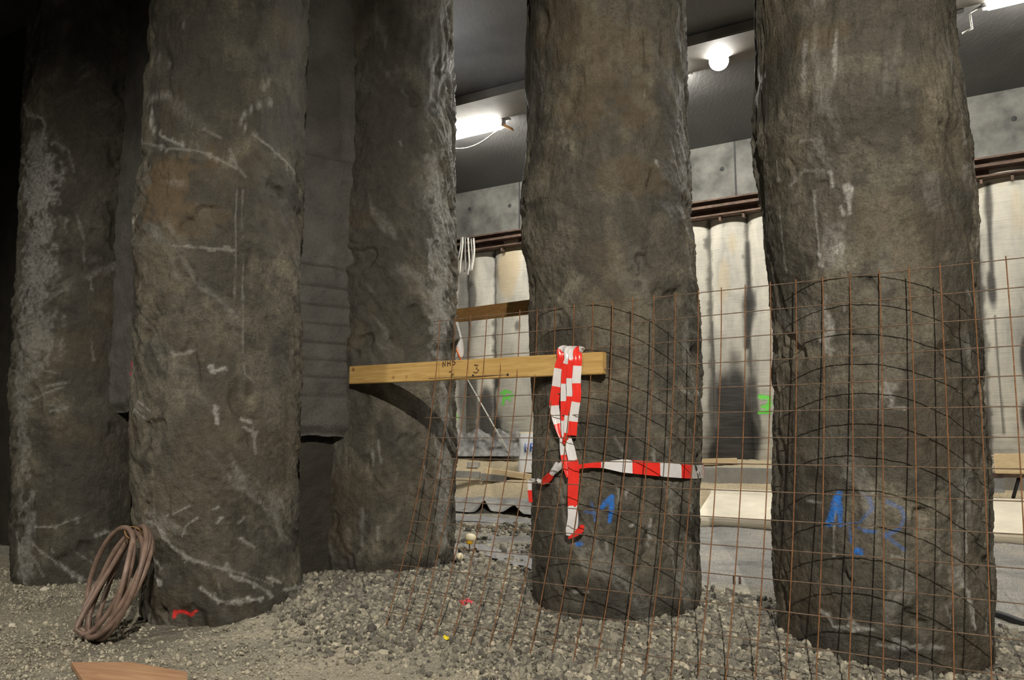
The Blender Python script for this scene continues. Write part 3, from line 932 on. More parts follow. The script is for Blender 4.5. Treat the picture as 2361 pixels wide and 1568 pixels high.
# nearest pile
p = Pile('P4', 5.445, [(0, 1742), (100, 1737), (250, 1735), (320, 1742), (420, 1752), (500, 1755), (600, 1768), (700, 1776), (850, 1782), (1000, 1785), (1100, 1785), (1200, 1787), (1400, 1788), (1470, 1796), (1560, 1800)],
         [(0, 2208), (100, 2213), (200, 2225), (340, 2236), (400, 2245), (500, 2247), (600, 2250), (700, 2255), (800, 2262), (900, 2275), (1000, 2285), (1100, 2290), (1200, 2292), (1300, 2297), (1450, 2301), (1560, 2303)], step=0.008, seed=5, mat=M_PILE, gouge=0.028, shear=0.35, dirn=1.75)
p.lime = [([(1857, 105), (1862, 205)], 14, 0.55), ([(1928, 78), (1932, 172)], 14, 0.75), ([(1965, 212), (2005, 205), (2068, 205)], 12, 0.35), ([(1800, 372), (1802, 418)], 9, 0.6), ([(1918, 403), (1920, 432)], 11, 0.9), ([(1952, 432), (1959, 492)], 14, 0.9),
          ([(1880, 445), (1885, 520), (1891, 602)], 8, 0.6), ([(1938, 478), (1944, 497)], 10, 0.8), ([(1806, 478), (1810, 560), (1815, 625)], 9, 0.5), ([(1890, 588), (1892, 612)], 8, 0.95), ([(1941, 700), (1942, 718)], 8, 0.6), ([(2035, 882), (2050, 932)], 14, 0.8), ([(2042, 938), (2078, 943)], 9, 0.65),
          ([(2226, 672), (2237, 702)], 10, 0.6), ([(2237, 1188), (2238, 1275)], 9, 0.6), ([(2215, 1328), (2244, 1368), (2251, 1397), (2257, 1452)], 10, 0.9), ([(1922, 1162), (1923, 1285)], 7, 0.65), ([(1860, 1155), (1892, 1160)], 9, 0.6), ([(1896, 1410), (1915, 1420), (1925, 1446), (1960, 1450), (2020, 1453)], 12, 0.95),
          ([(1965, 1428), (1987, 1452)], 10, 0.7), ([(2030, 1490), (2080, 1500), (2120, 1495), (2190, 1500)], 12, 0.65), ([(2070, 1480), (2100, 1490)], 9, 0.6), ([(2218, 1190), (2220, 1290)], 8, 0.35), ([(2205, 250), (2215, 330)], 10, 0.35), ([(2236, 340), (2243, 430)], 7, 0.6), ([(2240, 520), (2248, 640)], 7, 0.6), ([(1855, 330), (1880, 325)], 9, 0.4), ([(2060, 1283), (2080, 1287)], 9, 0.7),
          ([(1830, 430), (1860, 395), (1895, 400)], 14, 0.35), ([(2195, 1400), (2205, 1440)], 8, 0.4), ([(2290, 1410), (2280, 1460), (2296, 1500)], 9, 0.5)]
p.limeb = [(1932, 575, 20, 16, 1.0), (1900, 765, 16, 48, 0.7), (1915, 560, 30, 50, 0.35), (2040, 905, 26, 26, 0.5), (2215, 1330, 14, 26, 0.4)]
p.wetb = [(1910, 520, 50, 100, 0.6), (1810, 560, 45, 240, 0.75), (1830, 900, 40, 130, 0.4), (1860, 1110, 35, 50, 0.6), (2000, 1480, 230, 60, 0.95), (2100, 1370, 130, 45, 0.65), (2220, 1200, 40, 200, 0.55), (2235, 800, 40, 60, 0.5), (2080, 60, 140, 80, 0.5), (2210, 1400, 50, 80, 0.5), (1800, 1300, 24, 220, 0.7)]  # damp patches; tall ones at the left paint the flank turning from the light
p.ochb = [(1900, 80, 60, 20, 0.4), (2100, 560, 100, 80, 0.2)]
p.lumps = [(2205, 775, 26, -0.04), (2170, 795, 30, 0.02), (1880, 1110, 26, -0.03), (1880, 1085, 20, 0.02), (2000, 1440, 110, 0.025), (2050, 1500, 120, -0.02), (2290, 1500, 40, 0.04), (1805, 1500, 60, 0.03), (1800, 620, 26, 0.02), (2195, 320, 30, -0.025), (2230, 345, 25, 0.02)]
p.paints = [(BLUEP, [(1930, 1139), (1920, 1165), (1911, 1205)], 18, 1.0), (BLUEP, [(1931, 1150), (1936, 1212)], 13, 0.85), (BLUEP, [(1978, 1273), (1985, 1275)], 16, 1.0), (BLUEP, [(1982, 1141), (2003, 1147), (2009, 1174), (1980, 1206), (1979, 1219), (2018, 1227)], 8, 0.34),
            (BLUEP, [(2043, 1157), (2079, 1173), (2087, 1196), (2073, 1222), (2043, 1235), (2087, 1268)], 10, 0.36), (BLUEP, [(1905, 1203), (1937, 1210), (1972, 1207)], 8, 0.5), (BLUEP, [(1958, 1215), (1962, 1250)], 7, 0.4), (BLUEP, [(1993, 1225), (2018, 1227)], 7, 0.8)]
p.build('widest concrete pile, rightmost, behind the wire mesh, with blue paint marks low down', 3.15)

# ------------------------------------------------------------------ infill panels between the left piles
def panel(name, A, B, z0, z1, mat, grooves=(), rag=0.05, seed=9, thick=0.22, marks_fn=None, step=0.016):
    """rough wall face from A to B (xy), ragged lower edge, with sides and a soffit"""
    A, B = np.array(A), np.array(B)
    L = np.hypot(*(B - A))
    u = (B - A) / L
    nrm = np.array([u[1], -u[0]])             # towards the camera side
    if nrm @ (-(A + B) / 2) < 0: nrm = -nrm
    ss = np.arange(0, L + step, step)
    zs = np.unique(np.concatenate([np.arange(z0, min(z1, 3.6), step), np.arange(min(z1, 3.6), z1, 0.05), [z1]]))
    S, Z = np.meshgrid(ss, zs, indexing='ij')
    s, z = S.ravel(), Z.ravel()
    edge = z0 + rag * (1 + fbm(s * 5, 0 * s, 0 * s, seed, 3))
    zz = np.maximum(z, edge)
    d = 0.02 * fbm(s * 2, zz * 2, 0 * s, seed + 1, 4) + 0.010 * fbm(s * 9, zz * 9, 0 * s, seed + 2, 3) + 0.004 * vnoise(s * 45, zz * 45, 0 * s, seed + 3)
    wet = 0.5 * smooth(0.1, 0.6, fbm(s * 2, zz * 1.2, 0 * s, seed + 5, 4))
    for g in grooves:
        gd = np.exp(-((zz - g - 0.012 * fbm(s * 3, 0 * s + g, 0 * s, seed + 4, 2)) / 0.009) ** 2)
        d -= 0.013 * gd
        wet = np.maximum(wet, 0.9 * gd)
    if rag > 0: d -= 0.06 * smooth(0.10, 0.0, zz - edge) * smooth(0, 0.05, zz * 0 + 1)
    V = np.concatenate([A[None] + u[None] * s[:, None] + nrm[None] * d[:, None], zz[:, None]], 1)
    pink = np.zeros_like(s)
    if marks_fn: marks_fn(pink, s, zz, A, u)
    mk = np.stack([0 * s, wet, pink, np.ones_like(s)], -1)
    nu, nv = len(ss), len(zs)
    q = grid_quads(nu, nv)
    back = V.copy(); back[:, :2] -= nrm * thick
    lo = np.arange(nu) * nv
    off = len(V)
    rim = np.stack([lo[:-1], lo[1:], lo[1:] + off, lo[:-1] + off], -1)
    le = np.arange(nv); ri = (nu - 1) * nv + np.arange(nv)
    s1 = np.stack([le[:-1], le[1:], le[1:] + off, le[:-1] + off], -1)
    s2 = np.stack([ri[:-1], ri[1:], ri[1:] + off, ri[:-1] + off], -1)
    bq = np.stack([q[:, 3] + off, q[:, 2] + off, q[:, 1] + off, q[:, 0] + off], -1)
    me = np_mesh(name, np.concatenate([V, back]), np.concatenate([q, rim, s1, s2, bq]), True, {'marks': np.concatenate([mk, mk])})
    return tag(link(name, me, mat, loc=(A[0], A[1], z0)), kind='structure')


p1, p2, p0 = PILES['P1'], PILES['P2'], PILES['P0']
kz = lambda y, Y: CAM_H + ray(750, y)[1] * Y
A12 = (-1.40, 6.86)
dr = np.array([0.81, 0.583])
panel('wall_middle', np.array(A12) - dr * 0.85, np.array(A12) + dr * 0.45, kz(1012, 6.6), CEIL_Z + 0.02, M_SHOT, [kz(y, 6.65) for y in (610, 655, 699, 742, 785, 826, 866, 909)], 0.02, 61)
nb = np.array([-0.583, 0.81])
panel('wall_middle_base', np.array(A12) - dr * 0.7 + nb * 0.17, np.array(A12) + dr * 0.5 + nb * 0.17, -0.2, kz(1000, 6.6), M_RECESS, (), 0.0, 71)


def pinkmarks(pink, s, z, A, u):
    for (px, py, w) in ((306, 850, 0.03), (304, 917, 0.035), (306, 838, 0.02)):
        a, b = ray(px, py)
        # intersect the sight line with the panel line
        M = np.array([[a, -u[0]], [1.0, -u[1]]])
        Y, sv = np.linalg.solve(M, A)
        blob(pink, s, z, (sv, CAM_H + b * Y), w, w * 1.6, 1.0, fbm(s * 20, z * 20, 0 * s, 3, 2))


A01, B01 = np.array((-3.95, 7.35)), np.array((-2.40, 6.35))
panel('wall_left', A01, B01, CAM_H + 0.22, CEIL_Z + 0.02, M_SHOT, (), 0.03, 81, 0.2, pinkmarks)
n01 = np.array([0.54, 0.84])
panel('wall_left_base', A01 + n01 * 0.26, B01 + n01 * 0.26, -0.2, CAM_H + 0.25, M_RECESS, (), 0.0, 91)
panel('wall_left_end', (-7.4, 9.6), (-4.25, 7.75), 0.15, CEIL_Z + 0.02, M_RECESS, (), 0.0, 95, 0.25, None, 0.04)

# ------------------------------------------------------------------ gravel
ICO_V = np.array([(-1, 1.618, 0), (1, 1.618, 0), (-1, -1.618, 0), (1, -1.618, 0), (0, -1, 1.618), (0, 1, 1.618), (0, -1, -1.618), (0, 1, -1.618), (1.618, 0, -1), (1.618, 0, 1), (-1.618, 0, -1), (-1.618, 0, 1)]) / 1.902
ICO_F = np.array([(0, 11, 5), (0, 5, 1), (0, 1, 7), (0, 7, 10), (0, 10, 11), (1, 5, 9), (5, 11, 4), (11, 10, 2), (10, 7, 6), (7, 1, 8), (3, 9, 4), (3, 4, 2), (3, 2, 6), (3, 6, 8), (3, 8, 9), (4, 9, 5), (2, 4, 11), (6, 2, 10), (8, 6, 7), (9, 8, 1)])


def stones(name, xy, rad, tone, label):
    n = len(xy)
    jit = 1 + 0.28 * (rng.random((n, 12, 1)) - 0.5) * 2
    q = rng.normal(size=(n, 4)); q /= np.linalg.norm(q, axis=1)[:, None]
    w, x, y, z = q.T
    R = np.stack([1 - 2 * (y * y + z * z), 2 * (x * y - z * w), 2 * (x * z + y * w), 2 * (x * y + z * w), 1 - 2 * (x * x + z * z), 2 * (y * z - x * w), 2 * (x * z - y * w), 2 * (y * z + x * w), 1 - 2 * (x * x + y * y)], -1).reshape(n, 3, 3)
    sc = rad[:, None] * (0.7 + 0.6 * rng.random((n, 3)))
    V = ICO_V[None] * jit * sc[:, None, :]
    V = np.einsum('nij,nkj->nki', R, V)
    z0 = ground(xy[:, 0], xy[:, 1]) + rad * (0.25 + 0.35 * rng.random(n))
    V += np.concatenate([xy, z0[:, None]], 1)[:, None, :]
    Fc = ICO_F[None] + (np.arange(n) * 12)[:, None, None]
    col = np.repeat(tone, 12)
    me = np_mesh(name, V.reshape(-1, 3), Fc.reshape(-1, 3), False, {'tone': np.stack([col, col, col, np.ones_like(col)], -1)})
    o = link(name, me, M_STONE, loc=(float(xy[:, 0].mean()), float(xy[:, 1].mean()), float(z0.min())))
    return tag(o, label, 'gravel', kind='stuff')


def outside_piles(xy, m=-0.03):
    k = np.ones(len(xy), bool)
    for q in PILES.values():
        k &= np.hypot(xy[:, 0] - q.mx, xy[:, 1] - q.my) > q.mr + m
    return k


# coarse crushed stone banked up along the pile row
row_n, row_t = np.array([0.573, 0.819]), np.array([0.819, -0.573])
m = 150000
nn = rng.uniform(3.2, 6.1, m); tt = rng.uniform(-6.3, 2.2, m)
xy = nn[:, None] * row_n + tt[:, None] * row_t
dens = smooth(3.2, 4.5, nn + 0.12 * tt + 0.25 + 0.3 * fbm(tt, nn, 0 * nn, 5, 3)) * (1 - smooth(5.75, 6.05, nn + 0.15 * fbm(tt * 2, nn * 2, 0 * nn, 6, 3)))
dens *= 0.35 + 0.65 * smooth(-5.6, -4.6, tt)
k = (rng.random(m) < dens) & outside_piles(xy) & (xy[:, 1] > 3.6)
xy = xy[k][:46000]
rad = np.clip(rng.lognormal(math.log(0.0118), 0.38, len(xy)), 0.006, 0.032)
stones('gravel', xy, rad, np.clip(rng.normal(0.44, 0.26, len(xy)), 0, 1), 'coarse grey crushed stone banked up along the foot of the piles')
# fine grit scattered over the compacted ground in front
m = 60000
xy = np.stack([rng.uniform(-5.6, 2.6, m), rng.uniform(3.9, 8.2, m)], -1)
nr = xy @ row_n
k = outside_piles(xy) & (nr < 4.6) & (rng.random(m) < 0.55 + 0.6 * fbm(xy[:, 0] * 1.2, xy[:, 1] * 1.2, 0 * nr, 14, 3))
xy = xy[k][:30000]
stones('grit', xy, np.clip(rng.lognormal(math.log(0.006), 0.4, len(xy)), 0.003, 0.016), np.clip(rng.normal(0.8, 0.22, len(xy)), 0, 1), 'fine sandy grit on the compacted ground left of the wire mesh')

# broken stone and splinters on the dirty floor of the left gap
m = 9000
xy = np.stack([rng.uniform(-1.4, 1.0, m), rng.uniform(7.3, 13.4, m)], -1)
nr = xy @ WN
k = (fbm(xy[:, 0] * 2, xy[:, 1] * 2, 0 * nr, 19, 3) > 0.0) & (nr < 9.2) & outside_piles(xy)
xy = xy[k][:2600]
stones('rubble', xy, np.clip(rng.lognormal(math.log(0.013), 0.5, len(xy)), 0.005, 0.045), np.clip(rng.normal(0.55, 0.3, len(xy)), 0, 1), 'loose rubble strewn over the dirty floor of the left gap')

# ------------------------------------------------------------------ wire mesh panel
MX, MY, MZ, MAL, MLEAN, MSAG, MS = 1.41, 4.80, 0.906, 0.6115, 0.058, 0.0871, 0.15
md, mn = Vector((math.cos(MAL), -math.sin(MAL), 0)), Vector((-math.sin(MAL), -math.cos(MAL), 0))


def mesh_pt(i, j, off=0.0):
    ii, jj = i * MS, j * MS
    g = math.sin(MLEAN) * jj + MSAG * max(jj, 0) ** 2 + off
    g += 0.012 * math.sin(ii * 1.7 + 0.6) * math.sin(jj * 1.9)
    q = Vector((MX, MY, MZ + CAM_H)) + md * ii + mn * g
    q.z -= math.cos(MLEAN) * jj
    return q


mesh = empty('wire_mesh_panel', mesh_pt(-2, 15), 'rusty brown welded wire mesh panel leaning against the two right-hand piles', 'wire mesh')
I0, I1, J1 = -16, 13, 15
for i in range(I0, I1 + 1):
    ji = 0.02 * random.uniform(-1, 1)
    pts = [mesh_pt(i + ji * math.sin(j * 0.4 + i), j, 0.0033) for j in np.linspace(-0.12, J1 + 0.15, 46)]
    MB().tube(pts, 0.0034, 6).build('vertical_wire', M_RUST, mesh)
for j in range(0, J1 + 1):
    jj = 0.015 * random.uniform(-1, 1)
    pts = [mesh_pt(i, j + jj * math.sin(i * 0.5 + j), -0.0033) for i in np.linspace(I0 - 0.45, I1 + 0.3, 90)]
    MB().tube(pts, 0.0030, 6).build('horizontal_wire', M_BAR, mesh)

# ------------------------------------------------------------------ timber planks
def plank(name, pl, pr, yl, yr, h, th, mat, label, cat='plank'):
    """front face between two photograph points (centre line) at depths yl, yr"""
    a, b = P(pl[0], pl[1], yl), P(pr[0], pr[1], yr)
    u = (b - a); L = u.length; u.normalize()
    n = Vector((u.y, -u.x, 0)).normalized()
    if n.y > 0: n = -n
    up = u.cross(n).normalized()
    if up.z < 0: up = -up
    c = (a + b) / 2 - n * th / 2
    mb = MB().box(c, u * L / 2, n * th / 2, up * h / 2, bev=0.004)
    o = mb.build(name, mat, loc=c - up * h / 2)
    tag(o, label, cat)
    return o, a, b, u, n, up


plk, pa_, pb_, pu, pn, pup = plank('timber_plank', (805, 865), (1389, 836.5), 6.76, 5.30, 0.148, 0.055, M_PLANK, 'long yellow timber plank spanning two piles, red and white tape hung on its right end')


def ink(parent, strokes, name='stamp'):
    for st in strokes:
        mb = MB()
        pts = []
        for (px, py) in st:
            a, b = ray(px, py)
            d = Vector((a, 1, b))
            o = Vector((0, 0, CAM_H))
            tt_ = (pa_ + pn * 0.002 - o).dot(pn) / d.dot(pn)
            pts.append(o + d * tt_)
        mb.tube(pts, 0.004, 5).build(name, M_INK, parent)


ink(plk, [[(1021, 846), (1021, 834), (1027, 844), (1027, 833)], [(1032, 833), (1032, 844)], [(1032, 838), (1038, 837)], [(1038, 832), (1038, 843)], [(1043, 832), (1043, 842), (1048, 840), (1050, 836), (1043, 831)], [(1036, 858), (1043, 855), (1040, 862), (1046, 862), (1040, 870)], [(1094, 842), (1102, 842), (1098, 849), (1104, 854), (1098, 860), (1092, 858)]])

for px, py in ((1091, 866), (1171, 864)):
    a_, b_ = ray(px, py)
    d_ = Vector((a_, 1, b_)); o_ = Vector((0, 0, CAM_H))
    q = o_ + d_ * ((pa_ - o_).dot(pn) / d_.dot(pn))
    MB().lathe(q, pn, [(0.009, -0.004), (0.009, 0.004), (0.004, 0.006)], 12).build('nail', M_BLACK, plk)

plank('timber_plank', (1000, 733.5), (1250, 703.5), 9.35, 8.05, 0.148, 0.055, M_PLANK_B, 'shorter brown timber plank crossing the gap above and behind the long yellow plank')

# ------------------------------------------------------------------ barrier tape
P3 = PILES['P3']


def on_plank(px, py, off):
    a, b = ray(px, py)
    d = Vector((a, 1, b)); o = Vector((0, 0, CAM_H))
    k = (pa_ + pn * off - o).dot(pn) / d.dot(pn)
    return o + d * k


def mid_pt(px, py, off):
    """tape between the plank face and the pile surface"""
    A_ = on_plank(px, py, off)
    if py < 866: return A_
    B_ = P3.point(px, py, 0.045 + off)
    k = min(1.0, (py - 866) / 150.0)
    Y = A_.y * (1 - k) + min(B_.y, A_.y + 0.04 + 0.2 * k) * k
    return P(px, py, Y)


def strip(pts, width, phase=0.0, period=0.11, fold=0.25, wdir=None, sub=10, seed=0, upright=False):
    """folded ribbon along pts (Vectors); red/white by length. returns MB with two material slots"""
    P_ = [Vector(q) for q in pts]
    fine = []
    for i in range(len(P_) - 1):
        p0_, p1_, p2_, p3_ = P_[max(i - 1, 0)], P_[i], P_[i + 1], P_[min(i + 2, len(P_) - 1)]
        for k in range(sub):
            t = k / sub
            fine.append(0.5 * ((2 * p1_) + (p2_ - p0_) * t + (2 * p0_ - 5 * p1_ + 4 * p2_ - p3_) * t * t + (3 * p1_ - p0_ - 3 * p2_ + p3_) * t ** 3))
    fine.append(P_[-1])
    rows, mi, s = [], [], phase
    rs = random.Random(seed)
    ph = rs.uniform(0, 6)
    ww = width if isinstance(width, (list, tuple)) else [width] * len(P_)
    for i, q in enumerate(fine):
        tdir = (fine[min(i + 1, len(fine) - 1)] - fine[max(i - 1, 0)]).normalized()
        view = Vector((q.x, q.y, q.z - CAM_H)).normalized() if wdir is None else wdir
        side = tdir.cross(view).normalized()
        nrm = side.cross(tdir).normalized()
        if upright:
            side = Vector((0, 0, 1))
            nrm = tdir.cross(side).normalized() * 0.3
        f = i / (len(fine) - 1) * (len(P_) - 1)
        k = min(int(f), len(P_) - 2)
        w = ww[k] * (1 - (f - k)) + ww[k + 1] * (f - k)
        row = []
        for e in (-1, -0.5, 0, 0.5, 1):
            wob = fold * w * (0.28 * math.cos(e * 4.2 + ph + i * 0.05) + 0.12 * math.sin(e * 9 + i * 0.25 + ph))
            row.append(q + side * (e * w / 2) - nrm * wob)
        rows.append(row)
        if i: s += (fine[i] - fine[i - 1]).length
        mi.append(int(s / period) % 2)
    nv = 5
    vs = [q for r in rows for q in r]
    b = MB()
    for i in range(len(rows) - 1):
        for j in range(nv - 1):
            b.f.append((i * nv + j, (i + 1) * nv + j, (i + 1) * nv + j + 1, i * nv + j + 1))
            b.mi.append(mi[i]); b.sm.append(True)
    b.v = [tuple(q) for q in vs]
    return b


tape = empty('barrier_tape', on_plank(1312, 850, 0.02), 'red and white barrier tape looped over the yellow plank and wrapped round the middle pile', 'barrier tape')
TM = [M_TWHI, M_TRED]


def tp(name, b, ph=None):
    b.build(name, TM, tape)


def over(px):
    """points that carry a strand over the top of the plank"""
    q = on_plank(px, 822, 0.012)
    top = pup * ((pa_ + (q - pa_)).dot(pup) * 0)
    e = on_plank(px, 811, 0.010)
    return [e - pn * 0.075 - pup * 0.05, e - pn * 0.06 + pup * 0.006, e - pn * 0.0 + pup * 0.004]


for (pts, w, ph, sd) in (
        ([(1296, 826), (1289, 850), (1285, 880), (1280, 910), (1278, 935), (1283, 965), (1291, 995), (1297, 1012)], [0.07, 0.07, 0.07, 0.068, 0.066, 0.066, 0.066, 0.066, 0.06, 0.045, 0.03], 0.005, 3),
        ([(1312, 828), (1306, 850), (1304, 890), (1303, 930), (1304, 970), (1305, 1000), (1306, 1012)], [0.062] * 9 + [0.045, 0.03], 0.16, 4),
        ([(1332, 826), (1331, 850), (1329, 880), (1330, 910), (1325, 945), (1321, 980), (1319, 1004)], [0.058] * 8 + [0.06, 0.06], 0.03, 5),
        ([(1321, 828), (1318, 850), (1316, 880), (1317, 910), (1313, 945), (1310, 980), (1308, 1006)], [0.06] * 9 + [0.04], 0.19, 6)):
    base = over(pts[0][0])
    off = 0.012 + 0.006 * (sd - 3)
    q = base + [mid_pt(px, py, off + 0.006) for px, py in pts]
    while len(w) < len(q): w = w + [w[-1]]
    tp('hanging_loop', strip(q, w[:len(q)], ph, 0.125, 0.22, None, 8, sd))
# the knot where the strands are drawn together
kn = mid_pt(1303, 1012, 0.02)
MB().lathe(kn + Vector((0, 0, -0.02)), (0.15, 0, 1), [(0.012, -0.02), (0.022, -0.005), (0.019, 0.01), (0.024, 0.022), (0.02, 0.04), (0.01, 0.055)], 9).build('knot', M_TRED, tape)
# tails below the knot
tp('tail', strip([mid_pt(*q, 0.02) for q in ((1307, 1002), (1315, 1035), (1321, 1062))], [0.04, 0.06, 0.06], 0.0, 0.20, 0.2, None, 8, 11))
tp('tail', strip([mid_pt(*q, 0.018) for q in ((1321, 1060), (1323, 1090), (1321, 1130), (1320, 1168))], [0.068, 0.074, 0.07, 0.062], 0.4201, 0.42, 0.2, None, 8, 12))
tp('tail', strip([mid_pt(*q, 0.02) for q in ((1320, 1166), (1321, 1195), (1318, 1222), (1316, 1236))], [0.064, 0.07, 0.078, 0.062], 0.0, 0.42, 0.2, None, 8, 13))
tp('tail', strip([mid_pt(*q, 0.026) for q in ((1310, 1241), (1325, 1233), (1338, 1222), (1344, 1210))], [0.012, 0.03, 0.045, 0.02], 0.4201, 0.42, 0.15, None, 6, 14))
tp('tail', strip([mid_pt(*q, 0.024) for q in ((1298, 1010), (1299, 1040), (1305, 1075), (1312, 1100))], [0.045, 0.045, 0.045, 0.035], 0.10, 0.20, 0.2, None, 8, 15))
# band round the pile: right-hand run in front, carried on behind
band = [P3.point(px, py, 0.05) for px, py in ((1330, 1076), (1352, 1073), (1384, 1072), (1425, 1074), (1470, 1078), (1520, 1083), (1570, 1087))] + [P3.point(1598, 1088, 0.012)]
zc = band[-1].z
for a in (1.38, 1.6, 1.9, 2.3, 2.9):
    w = P3.face + a
    band.append(Vector((np.interp(zc, P3.h, P3.ax) + math.cos(w) * (P3.mr + 0.004), np.interp(zc, P3.h, P3.ay) + math.sin(w) * (P3.mr + 0.004), zc)))
def ribbon_on_pile(pts, wid, cuts):
    """flat band standing off a pile; colour changes at the cut positions (metres)"""
    b = strip(pts, wid, 0.0, 99.0, 0.10, None, 8, 21, True)
    rows = len(b.v) // 5
    s, acc = 0.0, []
    for i in range(rows):
        if i: s += (Vector(b.v[i * 5 + 2]) - Vector(b.v[(i - 1) * 5 + 2])).length
        acc.append(sum(1 for c in cuts if s > c))
    b.mi = [(1 + acc[i]) % 2 for i in range(rows - 1) for _ in range(4)]
    return b


sc3 = 5.4 / F
tp('band', ribbon_on_pile(band, [0.03, 0.03, 0.04, 0.085, 0.09, 0.092, 0.092, 0.092, 0.09, 0.09, 0.09, 0.09, 0.09], [0.155, 0.36, 0.55, 0.73, 0.85, 1.15, 1.35, 1.55, 1.75, 1.95, 2.15]))
# left-hand run
tp('band', strip([mid_pt(*q, 0.02) for q in ((1303, 1064), (1285, 1080), (1270, 1092))] + [P3.point(1250, 1108, 0.04), P3.point(1238, 1112, 0.04)], [0.035, 0.04, 0.035, 0.03, 0.025], 0.0, 0.14, 0.3, None, 8, 22))
tp('band', strip([mid_pt(1285, 1066, 0.03), mid_pt(1276, 1085, 0.03), P3.point(1266, 1104, 0.05), P3.point(1252, 1112, 0.05), P3.point(1240, 1104, 0.05)], [0.02, 0.035, 0.035, 0.03, 0.02], 0.03, 0.13, 0.3, None, 8, 23))
tp('loose_end', strip([P3.point(1236, 1106, 0.05), P3.point(1231, 1110, 0.07), P3.point(1230, 1130, 0.07), P3.point(1229, 1158, 0.06)], [0.02, 0.03, 0.03, 0.028], 0.02, 0.125, 0.3, None, 8, 24))

# short tape strip on the rear plank
hang = empty('tape_strip', P(1060, 745, 9.0), 'white tape strip with an orange rod hanging from the rear plank beside the dark pile', 'tape')
q0 = [P(1052, 742, 9.02), P(1056, 765, 8.97), P(1060, 790, 8.97), P(1062, 815, 8.97), P(1058, 828, 8.97)]
strip(q0, [0.04, 0.05, 0.08, 0.07, 0.03], 0.0, 9.0, 0.35, None, 8, 31).build('strip', [M_WHITEP], hang)
MB().tube([P(1050, 800, 8.93), P(1064, 833, 8.93)], 0.010, 8).build('rod', M_ORANGE, hang)

# ------------------------------------------------------------------ hose coil
CB = Vector((-2.70, 5.36, gz(-2.70, 5.36)))
hv = Vector((0.66, -0.75, 0)).normalized()          # along the plane of the coil
lv = Vector((0.62, 0.60, 0)).normalized()           # leans towards the pile
upv = (Vector((0, 0, 1)) + lv * 0.30 + hv * 0.16).normalized()
coil = empty('hose_coil', CB, 'brown rubber hose coiled in loops, leaning on the foot of the pile', 'hose')
RC = 0.372
pts = []
turns, N = 6.6, 340
rs = random.Random(5)
tilt = [rs.uniform(-1, 1) for _ in range(9)]
wsc = [1.0, 0.88, 1.04, 0.66, 0.40, 0.95, 0.22, 0.6, 0.9]
rsc = [1.0, 0.985, 0.96, 0.93, 0.90, 0.975, 0.86, 0.95, 0.9]
for k in range(N + 1):
    f = k / N * turns
    b = int(f); fr = f - b
    fr = fr * fr * (3 - 2 * fr)
    L = lambda arr: arr[b] * (1 - fr) + arr[b + 1] * fr
    a = 2 * math.pi * f - 1.9
    r = RC * L(rsc)
    n_ = hv.cross(upv).normalized()
    q = CB + upv * (RC + 0.022) + hv * (math.cos(a) * r * L(wsc)) + upv * (math.sin(a) * r - (RC - r) * 0.75)
    q = q + n_ * (L(tilt) * 0.085 * math.cos(a + b) + 0.012 * (b - 3))
    q.z = max(q.z, gz(q.x, q.y) + 0.021)
    pts.append(q)
MB().tube(pts, 0.0165, 10).build('hose', M_HOSE, coil)
e = pts[0]
MB().tube([pts[0] + (pts[0] - pts[1]).normalized() * 0.035, pts[0] - (pts[0] - pts[1]).normalized() * 0.02], 0.020, 12).build('coupling', M_GALV, coil)
tq = CB + upv * (2 * RC - 0.02)
MB().tube([tq + hv * (0.05 * math.cos(a)) + n_ * (0.06 * math.sin(a)) - upv * (0.02 + 0.04 * math.cos(a)) for a in np.linspace(0, 2 * math.pi, 25)[:-1]], 0.004, 6, closed=True).build('tie_wire', M_PLANK_B, coil)

# ------------------------------------------------------------------ things on the near ground
def on_floor_board():
    cs = [on_ground(px, py) for px, py in ((163, 1544), (300, 1541), (430, 1566))]
    a, b = cs[0], cs[2]
    z = max(c.z for c in cs) + 0.004
    top = [Vector((a.x, a.y, z + 0.035)), Vector((cs[1].x, cs[1].y, z + 0.03)), Vector((b.x, b.y, z + 0.026)), Vector((b.x + 0.10, b.y - 0.24, z + 0.026)), Vector((a.x + 0.26, a.y - 0.36, z + 0.035))]
    bot = [Vector((q.x, q.y, q.z - 0.026)) for q in top]
    n = 5
    mb = MB().add(top + bot, [tuple(range(n)), tuple(reversed(range(n, 2 * n)))] + [(i, i + n, (i + 1) % n + n, (i + 1) % n) for i in range(n)])
    return mb.build('wooden_board', M_BOARD)


tag(on_floor_board(), 'broken reddish wooden board lying on the grit at the bottom left', 'board')


def crumple(name, c, r, mat, label, cat, flat=0.45, seed=1, n=26, m_=14):
    """small crumpled lump"""
    a, b = np.meshgrid(np.linspace(0, 2 * math.pi, n, endpoint=False), np.linspace(0.0, math.pi, m_), indexing='ij')
    x, y, z = np.cos(a) * np.sin(b), np.sin(a) * np.sin(b), np.cos(b)
    k = 1 + 0.55 * fbm(x * 2, y * 2, z * 2, seed, 3) + 0.25 * (1 - np.abs(fbm(x * 4, y * 4, z * 4, seed + 4, 2)))
    rr = r if hasattr(r, '__len__') else (r, r, r * flat)
    V = np.stack([c[0] + x * k * rr[0], c[1] + y * k * rr[1], c[2] + np.maximum(z * k * rr[2], -0.3 * rr[2]) + 0.3 * rr[2]], -1).reshape(-1, 3)
    me = np_mesh(name, V, grid_quads(n, m_, True), False)
    return tag(link(name, me, mat, loc=(c[0], c[1], c[2])), label, cat)


